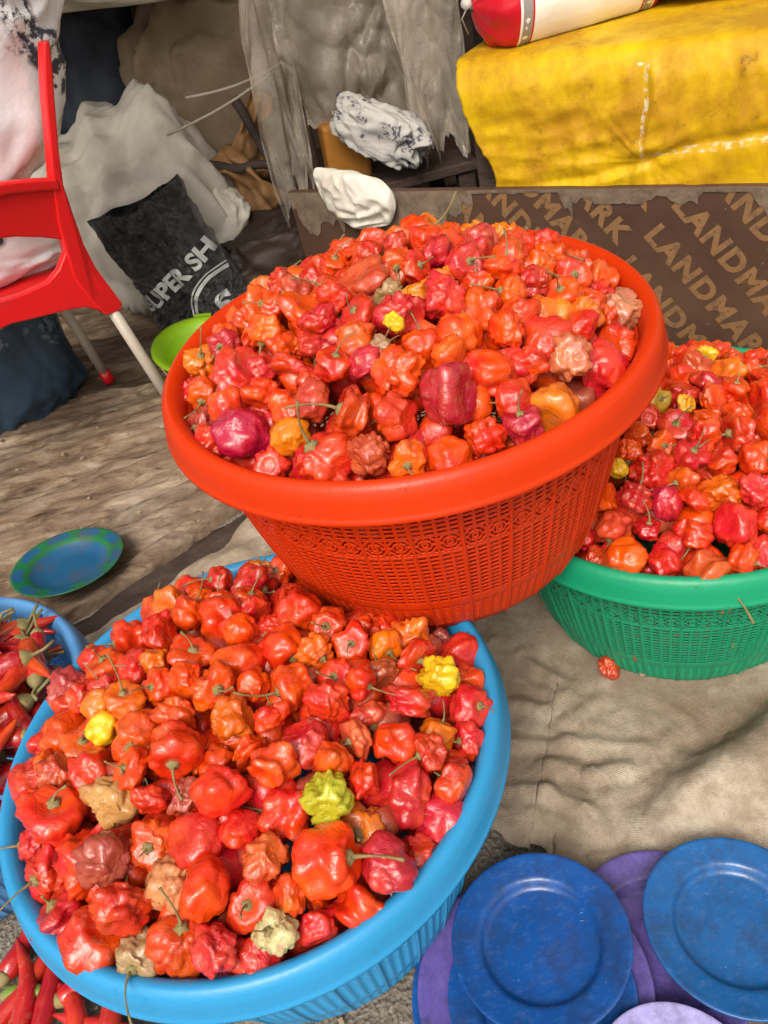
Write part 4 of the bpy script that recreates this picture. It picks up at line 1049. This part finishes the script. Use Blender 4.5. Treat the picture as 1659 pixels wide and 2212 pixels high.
# ================================================================== CHILLIES
M_CHI = m_pepper('chilli_skin', False, 26., .0008); M_CST = simple('chilli_stem', (.20, .17, .06), (.28, .22, .09), 30, .7, .001, 90)
def chilli_mesh(s):
    g = random.Random(s); L = g.uniform(.085, .125); n = 20; cv = g.uniform(-1.1, 1.1); w_ = g.uniform(-.5, .5); r0 = g.uniform(.0095, .0140)
    P = []; R = []; a = 0; p = Vector((0, 0, 0))
    for i in range(n):
        t = i/(n-1); P.append(p.copy()); R.append(r0*(min(1, .55+t*5)*(1-t**2.2)**.8+.02)*(1+.10*float(noise(t*6, s*.37, s=s))))
        a = cv*t+.4*w_*math.sin(t*7); p = p+Vector((math.cos(a), math.sin(a), .25*math.sin(t*5+s)*.3)).normalized()*(L/(n-1))
    V, F = tube(P, R, 14)
    V = np.array(V); V += .0009*np.c_[noise(V[:, 0]*120, V[:, 1]*120, V[:, 2]*120, s), noise(V[:, 1]*120, V[:, 0]*120, V[:, 2]*120, s+1), noise(V[:, 2]*120, V[:, 1]*120, V[:, 0]*120, s+2)]
    S = tube([(-.030, .008*g.uniform(-1, 1), .004), (-.018, .004*g.uniform(-1, 1), .002), (-.007, 0, 0), (-.003, 0, 0), (.004, 0, 0), (.007, 0, 0)], [.0022, .0016, .0022, .0062, .0088*r0/.0105, .0080*r0/.0105], 10)
    return mdata('chilli', V, F, M_CHI), mdata('stem', *S, M_CST)
CH_ = [chilli_mesh(500+i) for i in range(10)]
def chilli(loc, rot, label, group=None, k=None, sc=1., col=None, stem=True):
    m = CH_[k if k is not None else rng.randrange(10)]
    o = link('chilli', m[0], None, loc, rot); o.scale = (sc,)*3; o.color = col or jit(rng.choice([(.50, .008, .010), (.58, .012, .012), (.42, .008, .012), (.60, .035, .008)]))
    tag(o, label, 'chilli', group)
    if stem: link('stem', m[1], o)
    return o
cx, cy = CHIL
for lev in range(4):
    for k in range(85):
        r = .20*math.sqrt(rng.random()); a = rng.uniform(-2.2, 1.9); x, y = r*math.cos(a), r*math.sin(a)
        L0 = .05; az = rng.uniform(0, 6.28)
        x -= math.cos(az)*L0; y -= math.sin(az)*L0
        if math.hypot(x, y) > .205 or math.hypot(x+math.cos(az)*.1, y+math.sin(az)*.1) > .208: continue
        px = view((cx+x+.05*math.cos(az), cy+y+.05*math.sin(az), .16))
        if px[0] < -60: continue
        cnm, ccl = rng.choice([('long crimson red', (.48, .008, .012)), ('bright red', (.58, .014, .009)), ('dark red', (.38, .006, .009)), ('orange-red', (.58, .035, .007))])
        z = CHH-.025+lev*.023+.045*(1-(r/.2)**2)
        chilli((cx+x, cy+y, z), (rng.uniform(-.4, .4), rng.uniform(-.22, .22), az), '%s chilli %s the pale blue basket' % (cnm, 'at the back of' if y > .07 else ('at the front of' if y < -.09 else ('near the right rim of' if x > .08 else 'in the middle of'))), 'red chillies in the pale blue basket', sc=rng.uniform(.9, 1.2), col=jit(ccl))
chilli((-.72, .86, .225), (.3, -.42, .55), 'long bright red chilli pointing up at the back of the chilli basket', None, 2, 1.45, (.62, .02, .010, 1))
chilli((-.555, .81, .205), (.1, .05, .25), 'red chilli sticking out over the rim towards the planks', None, 4, 1.0, (.56, .010, .012, 1))
for k, (x, y, az, kk, col, sc, lab) in enumerate([
    (-.552, .470, 1.0, 8, (.46, .008, .010), 1.15, 'red chilli lying highest on the ground left of the blue basket'),
    (-.560, .420, .5, 0, (.50, .010, .010), 1.1, 'red chilli by the left edge on the ground, just below the green one'),
    (-.545, .452, .1, 2, (.16, .24, .03), .7, 'small green chilli among the red ones on the ground'),
    (-.495, .395, 1.6, 3, (.40, .006, .010), 1.15, 'dark red upright chilli among those on the ground below the blue basket'),
    (-.450, .385, 1.7, 5, (.55, .010, .016), .9, 'slim red chilli on the ground close under the blue rim'),
    (-.530, .385, 1.2, 9, (.50, .010, .010), 1.2, 'red chilli at the bottom left corner on the ground'),
    (-.370, .365, 2.7, 6, (.55, .010, .020), 1.1, 'pinkish red chilli on the ground at the bottom edge'),
    (-.345, .350, .3, 7, (.50, .010, .022), 1.1, 'rightmost red chilli on the ground under the blue basket'),
    (-.480, .430, .6, 1, (.52, .012, .010), .9, 'short red chilli touching the foot of the blue basket on the ground'),
    (-.420, .372, 1.3, 4, (.45, .008, .012), 1.0, 'red chilli pointing up between the others at the bottom edge')]):
    chilli((x, y, .012), (.1, -.03, az), lab, None, kk, sc, (*col, 1))
# crumbs and dry litter on planks and cloth
g = random.Random(9); parts = []
for k in range(150):
    x, y = g.choice([(g.uniform(-.9, -.3), g.uniform(1.2, 1.8)), (g.uniform(.0, .8), g.uniform(.45, 1.0)), (g.uniform(-.5, 0), g.uniform(.2, .5))])
    s = g.uniform(.0012, .0055); zz = .034 if y > 1.15 else (.016 if x > 0 and y > .5 else 0.0)
    V, F = box(-s, s, -s*.6, s*.6, 0, s*.7)
    Mx = Matrix.Rotation(g.uniform(0, 6), 3, 'Z'); parts.append(([tuple(Mx@Vector(v)+Vector((x, y, zz))) for v in V], F))
tag(obj('litter', *cat(*parts), simple('litter', (.45, .36, .25), (.2, .13, .07), 300, .9), None, False), 'scattered crumbs and dry bits of stalk on cloth and planks', 'litter', None, 'stuff')
